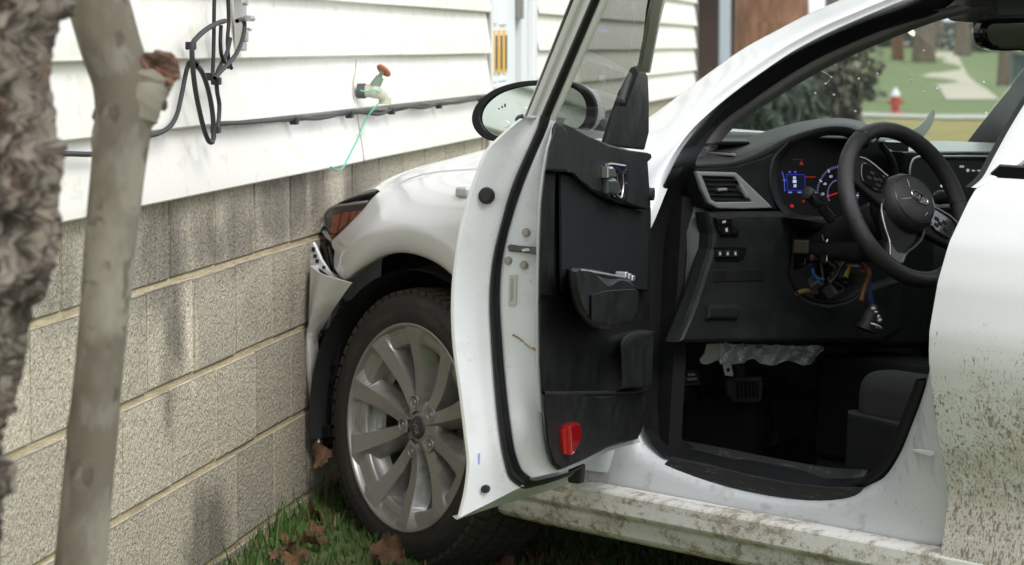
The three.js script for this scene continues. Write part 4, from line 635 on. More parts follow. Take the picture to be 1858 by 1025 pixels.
// ---------------------------------------------------------------- cabin
{
  const cx = (l, x) => l.map(([a, b]) => C.x(a, b, x)), slabC = (l, xFace, depth, b = .004, holes = []) => slab(cx(l, xFace).map(p => [p.z, p.y]), -xFace, -(xFace - depth), b, holes.map(h => cx(h, xFace).map(p => [p.z, p.y]))).rotateY(-Math.PI / 2);
  const dash = new THREE.Group(); dash.name = 'dashboard'; car.add(dash);
  // main body, swept across the car
  const pr = [[.26, .99], [.36, 1.05], [.46, 1.077], [.53, 1.078], [.555, 1.072], [.56, 1.064], [.60, 1.062], [.645, 1.054], [.662, 1.04], [.668, 1.01], [.675, .96], [.69, .90], [.71, .855], [.715, .80], [.71, .66], [.64, .62], [.5, .61], [.3, .61]];
  const zz = [-.17, -.2, -.23, -.26, -.3, -.4, -.5, -.6, -.7, -.8, -.84, -.86, -.9, -1.0, -1.1, -1.3, -1.5, -1.55];
  part('dash_body', grid(pr.map(([x, y]) => zz.map(z => { const e = sstep(.3, .7, Math.abs(z - ZC)); const cl = y < 1.05 ? .11 * sstep(-.24, -.3, z) * sstep(-.9, -.84, z) : 0; return V(x + .03 * e - (z > -.19 || z < -1.53 ? .04 : 0) - cl, y - .006 * e, z); }))), dashTopLit, dash);
  // instrument hood
  const hb = cx([[1285, 268], [1340, 256], [1400, 236], [1450, 224], [1500, 218], [1540, 220], [1572, 229], [1600, 246]], .56), hf = cx([[1262, 298], [1330, 292], [1380, 273], [1420, 252], [1460, 238], [1505, 229], [1548, 233], [1585, 258]], .745), hu = cx([[1264, 304], [1334, 300], [1386, 283], [1425, 262], [1465, 247], [1505, 238], [1542, 242], [1576, 266]], .74), hi = cx([[1275, 306], [1340, 303], [1392, 288], [1430, 268], [1468, 254], [1505, 246], [1538, 250], [1566, 270]], .66);
  part('instrument_hood', loft([hb.map(p => V(p.x - .03, p.y - .03, p.z)), hb, hb.map((p, i) => p.clone().lerp(hf[i], .5).add(V(0, .006, 0))), hf, hu, hi], 60, { m: 4, t: true }), dashTopLit, dash);
  part('demister_vent', [slab(smoothPoly([[-.055, 0], [-.03, .012], [.03, .014], [.055, .004], [.03, -.01], [-.03, -.012]], 30), 0, .006, .002).rotateX(-Math.PI / 2)], plasticGrey, dash).position.copy(C.x(1302, 281, .685));
  part('demister_slot', [slab(smoothPoly([[-.04, 0], [0, .007], [.04, .003], [0, -.006]], 20), 0, .003, .001).rotateX(-Math.PI / 2)], gloss, dash).position.copy(C.x(1302, 281, .685).add(V(0, .005, 0)));
  // face left of the instruments with the vent
  part('dash_face', slabC([[1262, 304], [1300, 302], [1335, 300], [1386, 284], [1406, 276], [1401, 300], [1398, 330], [1405, 360], [1420, 386], [1404, 380], [1300, 384], [1282, 376], [1268, 340]], .742, .07, .006), plastic, dash);
  const ring = [[1264, 311], [1300, 312], [1336, 313], [1342, 318], [1392, 366], [1402, 377], [1350, 379], [1303, 378], [1287, 369], [1275, 345]], hole = [[1274, 319], [1334, 321], [1364, 366], [1300, 367], [1291, 362]];
  const vent = part('vent_frame', slabC(ring, .752, .012, .003, [hole]), satin, dash);
  part('vent_recess', slabC(hole, .738, .004, 0), gloss, dash);
  for (let i = 0; i < 5; i++) { const y = 326 + i * 9, k = (y - 319) / 47, a = lerp(1274, 1291, k), b = lerp(1334, 1352, k); part('vent_slat', slabC([[a + 1, y - 1], [b, y], [b + 1, y + 2.6], [a + 2, y + 1.8]], .748, .03, .001), plasticSoft, dash); }
  part('vent_tab', slabC([[1304, 342], [1320, 341], [1320, 346], [1305, 347]], .756, .012, .002), satin, dash);
  part('vent_wheel_plate', slabC([[1334, 321], [1344, 322], [1390, 365], [1352, 367]], .75, .02, .003), plastic, dash);
  part('vent_wheel', slabC([[1343, 336], [1348, 336], [1358, 352], [1359, 360], [1355, 358], [1347, 345]], .758, .02, .003), satin, dash);
  // end cap
  part('end_cap', slab([[1209, 377], [1240, 381], [1272, 394], [1287, 416], [1290, 436], [1270, 510], [1240, 590], [1228, 622], [1204, 622], [1202, 500], [1205, 400]].map(([x, y]) => C.z(x, y, -.205)), -.28, -.205, .014, [], 4), plastic, dash);
  // lower panel
  part('lower_panel', slabC([[1286, 386], [1350, 384], [1424, 384], [1436, 396], [1441, 425], [1438, 470], [1436, 505], [1446, 526], [1470, 542], [1505, 549], [1540, 541], [1566, 522], [1640, 500], [1640, 600], [1600, 622], [1232, 622], [1262, 545], [1291, 452], [1293, 425]], .765, .05, .012), plasticSoft, dash);
  part('panel_fold', tube(cx([[1441, 425], [1438, 470], [1436, 505], [1446, 526], [1470, 542], [1505, 549], [1540, 541], [1566, 522]], .76), .005, 40, 8), plastic, dash);
  part('panel_recess', slabC([[1294, 490], [1380, 488], [1390, 500], [1386, 510], [1294, 512]], .767, .006, .002), plastic, dash);
  part('button_bezel', slabC([[1298, 394], [1332, 393], [1342, 400], [1346, 424], [1340, 429], [1314, 428], [1306, 420]], .772, .02, .004), plastic, dash);
  for (const b of [[[1300, 397], [1328, 396], [1330, 408], [1304, 409]], [[1305, 411], [1324, 410], [1326, 425], [1312, 425]], [[1327, 410], [1335, 409], [1341, 424], [1329, 425]]]) part('button', slabC(b, .777, .01, .002), gloss, dash);
  const ink = mat([.35, .36, .36], .6);
  part('button_icon', [slabC([[1311, 401], [1317, 400], [1317, 404], [1311, 405]], .7778, .001, 0), slabC([[1316, 415], [1320, 413], [1321, 420], [1317, 421]], .7778, .001, 0)], ink, dash).userData.kind = 'stuff';
  part('switch_recess', slabC([[1297, 448], [1350, 447], [1356, 452], [1350, 470], [1342, 475], [1300, 474]], .768, .006, .002), gloss, dash);
  for (const [a, t] of [[1301, 2], [1315, 1], [1329, 2]]) { part('button', slabC([[a, 454], [a + 12, 454], [a + 12, 467], [a, 467]], .774, .01, .002), plastic, dash); part('button_icon', slabC([[a + 4, 457], [a + 7, 457], [a + 7.5, 463], [a + 4, 463]], .7748, .001, 0), ink, dash); }
  part('bonnet_pull', slabC([[1286, 553], [1340, 552], [1347, 560], [1342, 580], [1284, 580]], .775, .03, .008), plasticSoft, dash);
  // binnacle
  const bo = cx([[1430, 258], [1404, 288], [1398, 328], [1407, 366], [1428, 392], [1470, 404], [1530, 408], [1600, 408]], .748), bi = cx([[1438, 266], [1417, 294], [1412, 328], [1418, 360], [1436, 382], [1474, 393], [1530, 397], [1596, 398]], .668);
  part('binnacle', loft([bo.map(p => V(p.x - .02, p.y, p.z)), bo, bo.map((p, i) => p.clone().lerp(bi[i], .15).add(V(.004, 0, 0))), bi], 50, { m: 3, t: true }), plasticSoft, dash);
  part('binnacle_right', tube(cx([[1598, 262], [1612, 280], [1622, 300], [1626, 330]], .74), .008, 20, 8), plasticSoft, dash);
  const FX = .668, c0 = C.x(1405, 248, FX), c1 = C.x(1640, 412, FX), CW = 1024, CH = 512, toC = (px, py) => { const p = C.x(px, py, FX); return [(p.z - c0.z) / (c1.z - c0.z) * CW, (p.y - c0.y) / (c1.y - c0.y) * CH]; };
  const cv = document.createElement('canvas'); cv.width = CW; cv.height = CH; const g = cv.getContext('2d');
  g.fillStyle = '#000'; g.fillRect(0, 0, CW, CH);
  const kx = CW / Math.abs(c1.z - c0.z); // canvas pixels to the metre across (same down)
  { // trip display with the car symbol
    const P = (px, py) => toC(px, py), rect = (a, b, c, d, f) => { const [x0, y0] = P(a, b), [x1, y1] = P(c, d); g.fillStyle = f; g.fillRect(x0, y0, x1 - x0, y1 - y0); };
    g.strokeStyle = '#2a35b8'; g.lineWidth = 5; g.beginPath(); for (const [i, q] of [[1427, 316], [1460, 317], [1461, 346], [1429, 345]].entries()) { const [x, y] = P(...q); i ? g.lineTo(x, y) : g.moveTo(x, y); } g.closePath(); g.fillStyle = '#04062a'; g.fill(); g.stroke();
    rect(1439, 320, 1444, 325, '#cfd8ff'); rect(1438.5, 326, 1445, 332, '#e6ecff'); rect(1440, 334, 1445, 340, '#c2ccff');
    rect(1430, 347.5, 1437, 350.5, '#7f8cff'); rect(1447, 347.5, 1461, 350.5, '#7f8cff'); rect(1431, 310.5, 1435, 313.5, '#5a66e0'); rect(1441, 310.5, 1445, 313.5, '#5a66e0');
    g.strokeStyle = '#5f76ff'; g.lineWidth = 5; for (const [a, b] of [[[1419, 311], [1423, 325]], [[1423, 331], [1424, 347]], [[1420, 327], [1427, 327]], [[1422, 324], [1424, 331]]]) { g.beginPath(); g.moveTo(...P(...a)); g.lineTo(...P(...b)); g.stroke(); }
    g.strokeStyle = '#ff2a18'; g.lineWidth = 3; g.beginPath(); g.moveTo(...P(1461, 321)); g.lineTo(...P(1480, 321)); g.stroke();
    g.strokeStyle = '#c8503a'; g.lineWidth = 4; g.beginPath(); g.moveTo(...P(1405, 316)); g.quadraticCurveTo(...P(1409, 330), ...P(1412, 348)); g.stroke();
    g.fillStyle = '#b02010'; g.beginPath(); g.moveTo(...P(1454, 291)); g.lineTo(...P(1458, 299)); g.lineTo(...P(1450, 299)); g.fill(); rect(1434, 371, 1440, 376, '#d8241a'); rect(1455.5, 363, 1460, 367, '#9a1a12');
    rect(1437, 288, 1457, 290.5, '#2c2d2d');
  }
  { // speedometer
    const [sx, sy] = toC(1520, 350), R = Math.abs(toC(1481, 350)[0] - sx);
    for (let i = 0; i <= 48; i++) { const a = Math.PI * (.80 + 1.4 * i / 48), big = i % 6 === 0; g.strokeStyle = big ? '#e9ecff' : '#9a9fe8'; g.lineWidth = big ? 7 : 4; g.beginPath(); g.moveTo(sx + Math.cos(a) * R, sy + Math.sin(a) * R); g.lineTo(sx + Math.cos(a) * R * (big ? .86 : .91), sy + Math.sin(a) * R * (big ? .86 : .91)); g.stroke(); }
    g.fillStyle = '#d7dbff'; g.font = 'bold 22px sans-serif'; g.textAlign = 'center'; g.textBaseline = 'middle';
    for (let i = 0; i < 9; i++) { const a = Math.PI * (.80 + 1.4 * i / 8); g.fillText(String(i * 20), sx + Math.cos(a) * R * .70, sy + Math.sin(a) * R * .70); }
    for (let i = 0; i <= 30; i++) { const a = Math.PI * (.80 + 1.4 * i / 30); g.strokeStyle = '#8f93d8'; g.lineWidth = 5; g.beginPath(); g.moveTo(sx + Math.cos(a) * R * .5, sy + Math.sin(a) * R * .5); g.lineTo(sx + Math.cos(a) * R * .44, sy + Math.sin(a) * R * .44); g.stroke(); }
    g.strokeStyle = '#e02018'; g.lineWidth = 7; g.beginPath(); g.moveTo(sx - .02 * R, sy + .0 * R); g.lineTo(...toC(1499, 357)); g.stroke();
  }
  const disp = new THREE.CanvasTexture(cv); disp.colorSpace = THREE.SRGBColorSpace; disp.magFilter = THREE.LinearFilter;
  const pq = new THREE.PlaneGeometry(1, 1); { const p = pq.attributes.position; const qs = [[c0.z, c0.y], [c1.z, c0.y], [c0.z, c1.y], [c1.z, c1.y]]; for (let i = 0; i < 4; i++) p.setXYZ(i, FX, qs[i][1], qs[i][0]); pq.computeVertexNormals(); }
  part('instrument_display', pq, new THREE.MeshStandardMaterial({ color: col(.004), roughness: .5, emissive: col(1), emissiveMap: disp, emissiveIntensity: .36 }), dash);
  // centre screen
  const SX = .735, s0 = C.x(1655, 288, SX), s1 = C.x(1830, 384, SX), sv = document.createElement('canvas'); sv.width = 512; sv.height = 256; const h = sv.getContext('2d');
  const toS2 = (px, py) => { const p = C.x(px, py, SX); return [(p.z - s0.z) / (s1.z - s0.z) * 512, (p.y - s0.y) / (s1.y - s0.y) * 256]; };
  h.fillStyle = '#060808'; h.fillRect(0, 0, 512, 256); h.fillStyle = '#8f9694';
  const rc = (a, b, c, d) => { const [x, y] = toS2(a, b), [x2, y2] = toS2(c, d); h.fillRect(x, y, x2 - x, y2 - y); };
  rc(1690, 297, 1695, 301); h.font = '22px sans-serif'; h.textBaseline = 'middle'; h.fillText('Only', ...toS2(1692, 308)); rc(1741, 300, 1749, 304); h.beginPath(); h.arc(...toS2(1756, 309), 9, 0, 7); h.fill(); rc(1763, 308, 1769, 311); rc(1773, 308, 1784, 311);
  h.fillStyle = '#b9c0be'; h.beginPath(); h.arc(...toS2(1709, 337), 8, 0, 7); h.fill(); { const [x, y] = toS2(1711.5, 337), [x2, y2] = toS2(1711.5, 322); h.fillRect(x - 2, y2, 5, y - y2); h.beginPath(); h.moveTo(x, y2); h.lineTo(x + 16, y2 + 16); h.lineTo(x + 12, y2 + 24); h.lineTo(x, y2 + 12); h.fill(); }
  h.fillStyle = '#7a1c14'; rc(1712, 353, 1732, 355);
  const st = new THREE.CanvasTexture(sv); st.colorSpace = THREE.SRGBColorSpace; st.magFilter = THREE.LinearFilter;
  const sq = new THREE.PlaneGeometry(1, 1); { const p = sq.attributes.position; const qs = [[s0.z, s0.y], [s1.z, s0.y], [s0.z, s1.y], [s1.z, s1.y]]; for (let i = 0; i < 4; i++) p.setXYZ(i, SX, qs[i][1], qs[i][0]); sq.computeVertexNormals(); }
  part('centre_screen', sq, new THREE.MeshStandardMaterial({ color: col(.008), roughness: .35, emissive: col(1), emissiveMap: st, emissiveIntensity: .6 }), dash);
  part('dash_ledge_sheen', loft([cx([[1606, 254], [1660, 256], [1720, 256], [1800, 259], [1880, 262]], .575), cx([[1612, 270], [1625, 276], [1720, 275], [1800, 277], [1880, 280]], .67), cx([[1614, 274], [1627, 280], [1720, 279], [1800, 281], [1880, 284]], .672)], 40, { straight: true, t: true }), mat([.42, .45, .43], .35), dash);  // sky reflection on the ledge, put in as a pale colour
  part('screen_surround', slabC([[1640, 276], [1860, 276], [1860, 400], [1648, 396], [1640, 372]], .733, .05, .006), plastic, dash);
  part('screen_trim', tube(cx([[1655, 376], [1651, 345], [1651, 305], [1656, 290], [1672, 284], [1720, 284], [1800, 284], [1850, 284]], .738), .0035, 40, 6), satin, dash);
  part('screen_sill', slabC([[1668, 371], [1740, 369], [1850, 369], [1850, 377], [1700, 378]], .748, .03, .003), satin, dash);
  part('centre_stack', box(.5, .74, .58, .87, ZC - .14, ZC + .14, .02), plastic, dash);
  part('console', [box(.6, 1.75, .3, .56, ZC - .13, ZC + .13, .03)], plastic, car);
  // column, lock remains, loom, stalks
  const col0 = C.z(1640, 380, -.5);
  part('steering_column', [taper([V(.55, .74, -.5), V(.8, .83, -.5), V(1.0, .91, -.5)], [[0, .03], [1, .045]], 12, 16), box(.72, .95, .80, .85, -.54, -.46, .02)], plastic, car);
  part('column_cover', slabC([[1462, 398], [1490, 394], [1530, 396], [1540, 412], [1510, 420], [1480, 414]], .84, .12, .015), plastic, car);
  const rustM = mat([.06, .05, .04], .5, { metalness: .7 });
  part('lock_housing', [[1454, 434, 1468, 462], [1470, 428, 1484, 450], [1488, 444, 1500, 470], [1464, 458, 1486, 472], [1478, 440, 1492, 458]].map(([a, b, c, d], i) => { const p = C.x(a, b, .80), q = C.x(c, d, .80); return box(-.02, .02, (q.y - p.y) / 2, (p.y - q.y) / 2, (q.z - p.z) / 2, (p.z - q.z) / 2, .006).rotateX(.3 * Math.sin(i * 5)).rotateY(.5 * Math.cos(i * 3)).translate(.79 + i * .006, (p.y + q.y) / 2, (p.z + q.z) / 2); }), rustM, car);
  part('lock_spring', [tube(cx([[1492, 425], [1495, 436], [1499, 440], [1503, 430], [1500, 422]], .86), .003, 20, 6), tube(cx([[1494, 456], [1500, 462], [1500, 474]], .86), .003, 12, 6)], chrome, car);
  part('bracket', slabC([[1500, 464], [1536, 462], [1540, 470], [1500, 474]], .86, .02, .004), rustM, car);
  for (const [a, b] of [[1537, 457], [1546, 457]]) part('plug', slabC([[a, b], [a + 5.5, b], [a + 5.5, b + 9], [a, b + 9]], .88, .02, .002), mat([.55, .54, .5], .6), car);
  const wire = (l, r, c, x = .9) => part('wire', tube(cx(l, x), r, 24, 8), mat(c, .5), car);
  part('yellow_tab', slabC([[1543, 477], [1546, 480], [1538, 505], [1533, 501]], .9, .004, .001), mat([.36, .23, .04], .6), car);
  wire([[1474, 487], [1476, 498], [1482, 506], [1494, 508]], .004, [.008, .05, .22], .84); wire([[1556, 468], [1564, 478], [1570, 488], [1560, 494]], .004, [.22, .02, .03]); wire([[1572, 486], [1577, 494], [1574, 506], [1567, 525], [1562, 545]], .0055, [.22, .10, .025]); wire([[1571, 484], [1578, 500]], .005, [.3, .19, .04]); wire([[1577, 496], [1577, 520], [1580, 540], [1584, 556]], .0045, [.015, .055, .2]); wire([[1574, 505], [1576, 530], [1579, 548]], .003, [.03, .05, .12]); wire([[1446, 532], [1460, 528], [1480, 530]], .006, [.10, .06, .015], .82);
  for (let i = 0; i < 14; i++) { const a = [rr(1450, 1540), rr(425, 520)], b = [rr(1455, 1555), rr(440, 540)], m = [(a[0] + b[0]) / 2 + rr(-25, 25), (a[1] + b[1]) / 2 + rr(0, 30)], xx = rr(.76, .85); part('loom_wire', tube([C.x(...a, xx), C.x(...m, xx + rr(-.03, .03)), C.x(...b, xx)], rr(.002, .0045), 20, 6), mat([[.012, .012, .012], [.02, .018, .016], [.05, .035, .015], [.03, .03, .035]][i % 4], .55), car); }
  for (const [x, y] of [[1478, 512], [1520, 500], [1505, 528], [1546, 488]]) { const c = part('loom_plug', box(-.012, .012, -.009, .009, -.016, .016, .003), mat([.03, .029, .027], .5), car); c.position.copy(C.x(x, y, .83)); c.rotation.set(rr(-1, 1), rr(-1, 1), rr(-1, 1)); }
  const sw2 = part('ignition_switch', [new THREE.CylinderGeometry(.018, .021, .05, 20), new THREE.CylinderGeometry(.024, .024, .011, 20).translate(0, -.03, 0)], mat([.012, .012, .012], .5), car); sw2.position.copy(C.x(1578, 572, .9)); sw2.rotation.set(-.35, 0, -.1);
  const ringM = part('switch_collar', [new THREE.TorusGeometry(.022, .003, 8, 24).rotateX(Math.PI / 2)], satin, car); ringM.position.copy(C.x(1583, 590, .905)); ringM.rotation.set(-.35, 0, -.1);
  part('switch_contacts', [[1584, 560], [1588, 566], [1592, 574], [1595, 581]].map(([x, y]) => { const p = C.x(x, y, .915); return new THREE.SphereGeometry(.0065, 8, 6).scale(1, .8, 1.1).translate(p.x, p.y, p.z); }), mat([.6, .59, .57], .35, { metalness: .5 }), car).userData.kind = 'stuff';
  const stalk = part('indicator_stalk', [taper(cx([[1463, 349], [1472, 355], [1490, 375], [1508, 398]], .96).reverse(), [[0, .012], [.55, .011], [.6, .015], [1, .0145]], 20, 14), tube(cx([[1472, 352], [1479, 363]], .975), .003, 6, 6)], plasticSoft, car);
  part('stalk_bands', [[1476, 359], [1481, 364], [1487, 371]].map(([x, y]) => { const p = C.x(x, y, .965); return new THREE.TorusGeometry(.014, .002, 6, 20).rotateY(.6).rotateX(.7).translate(p.x, p.y, p.z); }), gloss, car).userData.kind = 'stuff';
  part('wiper_stalk', [taper(cx([[1692, 362], [1706, 358], [1721, 358]], .95), [[0, .01], [.4, .017], [1, .016]], 12, 14), ], plasticSoft, car);
  // steering wheel
  const wh = new THREE.Group(); wh.name = 'steering_wheel'; car.add(wh); wh.position.set(1.062, .939, -.481);
  wh.quaternion.copy(new THREE.Quaternion().setFromAxisAngle(V(0, 1, 0), -3 * Math.PI / 180).multiply(new THREE.Quaternion().setFromAxisAngle(V(0, 0, 1), 24 * Math.PI / 180)).multiply(new THREE.Quaternion().setFromAxisAngle(V(0, 1, 0), Math.PI / 2)).multiply(new THREE.Quaternion().setFromAxisAngle(V(0, 0, 1), -30 * Math.PI / 180)));
  const leather = mat([.016, .016, .017], .38, { bumpMap: plasticT, bumpScale: .0004 });
  part('wheel_rim', new THREE.TorusGeometry(.177, .0175, 18, 90).scale(1, 1, 1.15), leather, wh);
  part('rim_seam', [[.55], [2.6], [3.9], [5.5]].map(([a]) => new THREE.TorusGeometry(.018, .0006, 5, 24).rotateX(Math.PI / 2).scale(1, 1, 1.15).translate(.177, 0, 0).rotateZ(a)), gloss, wh).userData.kind = 'stuff';
  const sp = (poly, z0, z1, b, m, n) => part(n, slab(poly, z0, z1, b, [], 3), m, wh);
  for (const s of [-1, 1]) {
    sp([[s * .05, .034], [s * .162, .045], [s * .168, .0], [s * .160, -.03], [s * .05, -.045]].sort((a, b) => 0), -.018, .004, .006, plastic, 'spoke');
    sp(smoothPoly([[s * .07, .024], [s * .13, .030], [s * .142, .022], [s * .138, -.012], [s * .125, -.022], [s * .075, -.016]], 40), -.002, .010, .004, gloss, 'button_pad');
    part('pad_edge', tube([[.066, .034], [.13, .040], [.152, .034]].map(([x, y]) => V(s * x, y, .008)), .002, 16, 6), satin, wh);
    for (const [x, y] of [[.088, .008], [.112, .012], [.100, .002], [.09, -.008], [.118, -.004]]) part('pad_button', box(s * x - .006, s * x + .006, y - .004, y + .004, .008, .0125, .0015), plasticSoft, wh);
  }
  sp([[-.055, -.03], [.055, -.03], [.05, -.075], [.028, -.115], [.022, -.165], [-.022, -.165], [-.028, -.115], [-.05, -.075]], -.02, -.002, .006, plastic, 'lower_spoke');
  for (const s of [-1, 1]) part('spoke_trim', tube([[.064, -.02], [.062, -.055], [.045, -.09], [.026, -.118], [.018, -.15]].map(([x, y]) => V(s * x, y, .001)), .0034, 30, 8), mat([.16, .16, .165], .3, { metalness: .85 }), wh);
  part('spoke_trim_end', slab([[-.018, -.155], [.018, -.155], [.026, -.118], [0, -.13], [-.026, -.118]], -.012, .002, .003), mat([.12, .12, .12], .3, { metalness: .7 }), wh);
  part('airbag_cover', new THREE.LatheGeometry([[0, .042], [.03, .041], [.048, .037], [.058, .030], [.064, .018], [.066, .0], [.064, -.02], [.05, -.04]].map(([r, z]) => new THREE.Vector2(r, z)), 60).rotateX(Math.PI / 2).scale(1.06, 1, 1), leather, wh);
  part('cover_groove', new THREE.TorusGeometry(.0555, .0012, 6, 60).scale(1.06, 1, 1).translate(0, 0, .032), gloss, wh);
  const em = part('emblem', [new THREE.TorusGeometry(.0245, .0022, 8, 48).scale(1, .5, 1)], chrome, wh); em.position.set(.004, .002, .0425);
  part('emblem_plate', new THREE.SphereGeometry(.024, 30, 12).scale(1, .5, .06), gloss, wh).position.set(.004, .002, .0415);
  part('emblem_letters', badge(.0125, .002), chrome, wh).position.set(.004, .002, .0438);
  part('cover_scratch', [[[-.035, .03], [-.028, .012]], [[-.04, -.026], [-.018, -.012]], [[.03, -.03], [.034, -.02]]].map(([a, b]) => tube([V(...a, .0385), V((a[0] + b[0]) / 2, (a[1] + b[1]) / 2, .0405), V(...b, .0415)], .0008, 6, 5)), mat([.35, .34, .33], .6), wh).userData.kind = 'stuff';
  part('wheel_back', [taper([V(0, 0, -.06), V(0, 0, 0)], [[0, .05], [1, .055]], 4, 24)], plastic, wh);
  // pedals, kick area, torn lining below the dash
  const pads = plastic;
  part('brake_pedal', [slabC([[1322, 690], [1332, 684], [1384, 684], [1387, 694], [1384, 726], [1376, 732], [1336, 730], [1325, 716]], .42, .02, .008), slabC([[1338, 600], [1350, 600], [1352, 690], [1340, 690]], .40, .02, .003)], plasticGrey.clone(), car).material.color.setRGB(.055, .053, .05);
  for (let i = 0; i < 6; i++) part('pedal_rib', slabC([[1338 + i * 7, 692], [1341 + i * 7, 692], [1342 + i * 7, 722], [1339 + i * 7, 722]], .424, .006, .001), plasticSoft, car);
  part('accelerator_pedal', [slabC([[1402, 682], [1432, 682], [1440, 740], [1440, 782], [1410, 784], [1405, 740]], .40, .02, .006)], plasticSoft, car);
  part('accelerator_foot', slabC([[1412, 782], [1442, 780], [1470, 800], [1400, 812]], .44, .04, .01), plasticSoft, car);
  part('parking_pedal', [slabC([[1238, 672], [1266, 670], [1270, 684], [1272, 698], [1244, 700], [1242, 686]], .56, .02, .004), taper(cx([[1212, 600], [1218, 640], [1235, 672], [1250, 690]], .53), [[0, .012], [1, .012]], 12, 8)], mat([.06, .062, .065], .5), car);
  { const cv2 = document.createElement('canvas'); cv2.width = 128; cv2.height = 96; const k = cv2.getContext('2d'); k.fillStyle = '#1c1d1e'; k.fillRect(0, 0, 128, 96); k.fillStyle = '#c9cbcb'; k.font = 'bold 26px sans-serif'; k.textAlign = 'center'; k.textBaseline = 'middle'; k.fillText('PUSH', 64, 30); k.fillText('ON/OFF', 64, 64); const tx = new THREE.CanvasTexture(cv2); tx.colorSpace = THREE.SRGBColorSpace;
    const q = new THREE.PlaneGeometry(1, 1), p = q.attributes.position, k4 = [[1242, 673], [1266, 672], [1245, 696], [1269, 695]]; for (let i = 0; i < 4; i++) { const c = C.x(...k4[i], .5612); p.setXYZ(i, c.x, c.y, c.z); } q.computeVertexNormals(); part('pedal_lettering', q, mat([1, 1, 1], .6, { map: tx }), car); }
  part('dark_harness', [taper(cx([[1215, 630], [1225, 660], [1240, 700], [1262, 720]], .5), [[0, .03], [1, .02]], 12, 8, (a, t) => 1 + .3 * Math.sin(a * 3 + t * 9)), tube(cx([[1206, 640], [1226, 665], [1240, 660]], .54), .006, 12, 6)], gloss, car);
  const sheetM = mat([.74, .77, .79], .8), rows = [];
  for (let j = 0; j <= 14; j++) { const row = []; for (let i = 0; i <= 60; i++) { const u = i / 60, v = j / 14, px = lerp(1306, 1494, u), bot = 654 + 7 * vn(u * 9, 3) + 5 * Math.sin(u * 17) - 14 * sstep(.8, 1, u), top = 623 + 6 * u; const py = lerp(top, bot, v), p = C.x(px, py, .60 + .035 * fbm(u * 9 + v * 2.5, v * 3, 4) + .012 * Math.sin(u * 40 + v * 5 + 3 * vn(u * 6, 1))); row.push(p); } rows.push(row); }
  part('crumpled_sheet', shell(grid(rows), .003), sheetM, car);
  part('torn_plate', [slabC([[1284, 624], [1308, 623], [1309, 640], [1312, 654], [1300, 655], [1284, 662], [1274, 660], [1271, 652], [1280, 640]], .61, .006, .003), slabC([[1311, 654], [1325, 655], [1331, 680], [1329, 683], [1317, 681], [1314, 668]], .615, .004, .001)], mat([.52, .52, .49], .6), car);
  part('plate_hole', [new THREE.CylinderGeometry(.005, .005, .003, 12).rotateZ(1.57)], gloss, car).position.copy(C.x(1321, 671, .6155));
  part('undertray', box(.2, .5, .60, .62, -1.2, -.2, .005), gloss, car);
  part('floor_mat', [slab(smoothPoly([[.30, -.26], [.95, -.26], [1.1, -.3], [1.1, -.62], [.95, -.70], [.4, -.70], [.3, -.6]], 60), 0, .012, .004).rotateX(Math.PI / 2).translate(0, .262, 0)], carpet, car);
  // seats
  const seatT = tex(256, 256, (x, y) => { const v = .022 * (.7 + .6 * vn(x * 128, y * 128, 128)); return [v, v, v * 1.04]; }); seatT.repeat.set(6, 6);
  const cloth = mat([1, 1, 1], .9, { map: seatT, bumpMap: plasticT, bumpScale: .0015 });
  for (const zc of [-.54, -1.2]) {
    const s = new THREE.Group(); s.name = 'seat'; s.position.set(0, -.05, zc + .54); car.add(s);
    part('cushion', [box(1.10, 1.68, .50, .605, -.76, -.32, .045), box(1.115, 1.66, .50, .635, -.40, -.275, .045), box(1.115, 1.66, .50, .635, -.80, -.68, .045)], cloth, s);
    part('side_shield', slab([[1.115, .33], [1.13, .31], [1.70, .31], [1.74, .5], [1.66, .535], [1.3, .535], [1.115, .545]], -.31, -.262, .012, [], 3), plasticSoft, s);
    part('seat_base', box(1.14, 1.68, .3, .5, -.78, -.315, .02), plastic, s);
    part('backrest', box(-.07, .07, 0, .66, -.79, -.29, .06).rotateZ(-.3).translate(1.72, .55, 0), cloth, s);
    part('headrest', box(-.05, .05, 0, .18, -.66, -.42, .04).rotateZ(-.25).translate(1.93, 1.18, 0), cloth, s);
    part('seat_rail', [box(1.02, 1.7, .262, .29, -.33, -.3, .005), box(1.02, 1.08, .27, .305, -.34, -.29, .006)], mat([.09, .085, .08], .5, { metalness: .4 }), s);
  }
  part('rear_bench', [box(2.15, 2.7, .35, .6, -1.55, -.2, .06), box(2.6, 2.74, .55, 1.1, -1.55, -.2, .06)], cloth, car);
  // rear view mirror and mount
  part('interior_mirror', slab(smoothPoly(cx([[1785, 60], [1786, 46], [1796, 36], [1830, 33], [1880, 34], [1910, 45], [1912, 75], [1900, 92], [1850, 93], [1805, 91], [1790, 80]], .99).map(p => [p.z, p.y]), 50), -.99, -.95, .012, [], 3).rotateY(-Math.PI / 2), gloss, car);
  part('mirror_mount', [box(.88, .95, 1.36, 1.42, ZC - .06, ZC + .06, .015), box(.93, .97, 1.34, 1.38, ZC - .02, ZC + .02, .008)], plasticGrey, car);
  part('sensor_cover', slabC([[1762, -12], [1900, -14], [1900, 32], [1830, 34], [1775, 36], [1760, 20]], .92, .03, .01), mat([.1, .12, .12], .4), car);
  // chips and flecks on the windscreen, and a pale leaf-shaped piece at its foot
  const fleck = mat([.7, .75, .72], .4), wsX = (px, py) => C.x(px, py, lerp(.30, .80, clamp((255 - py) / 230)));
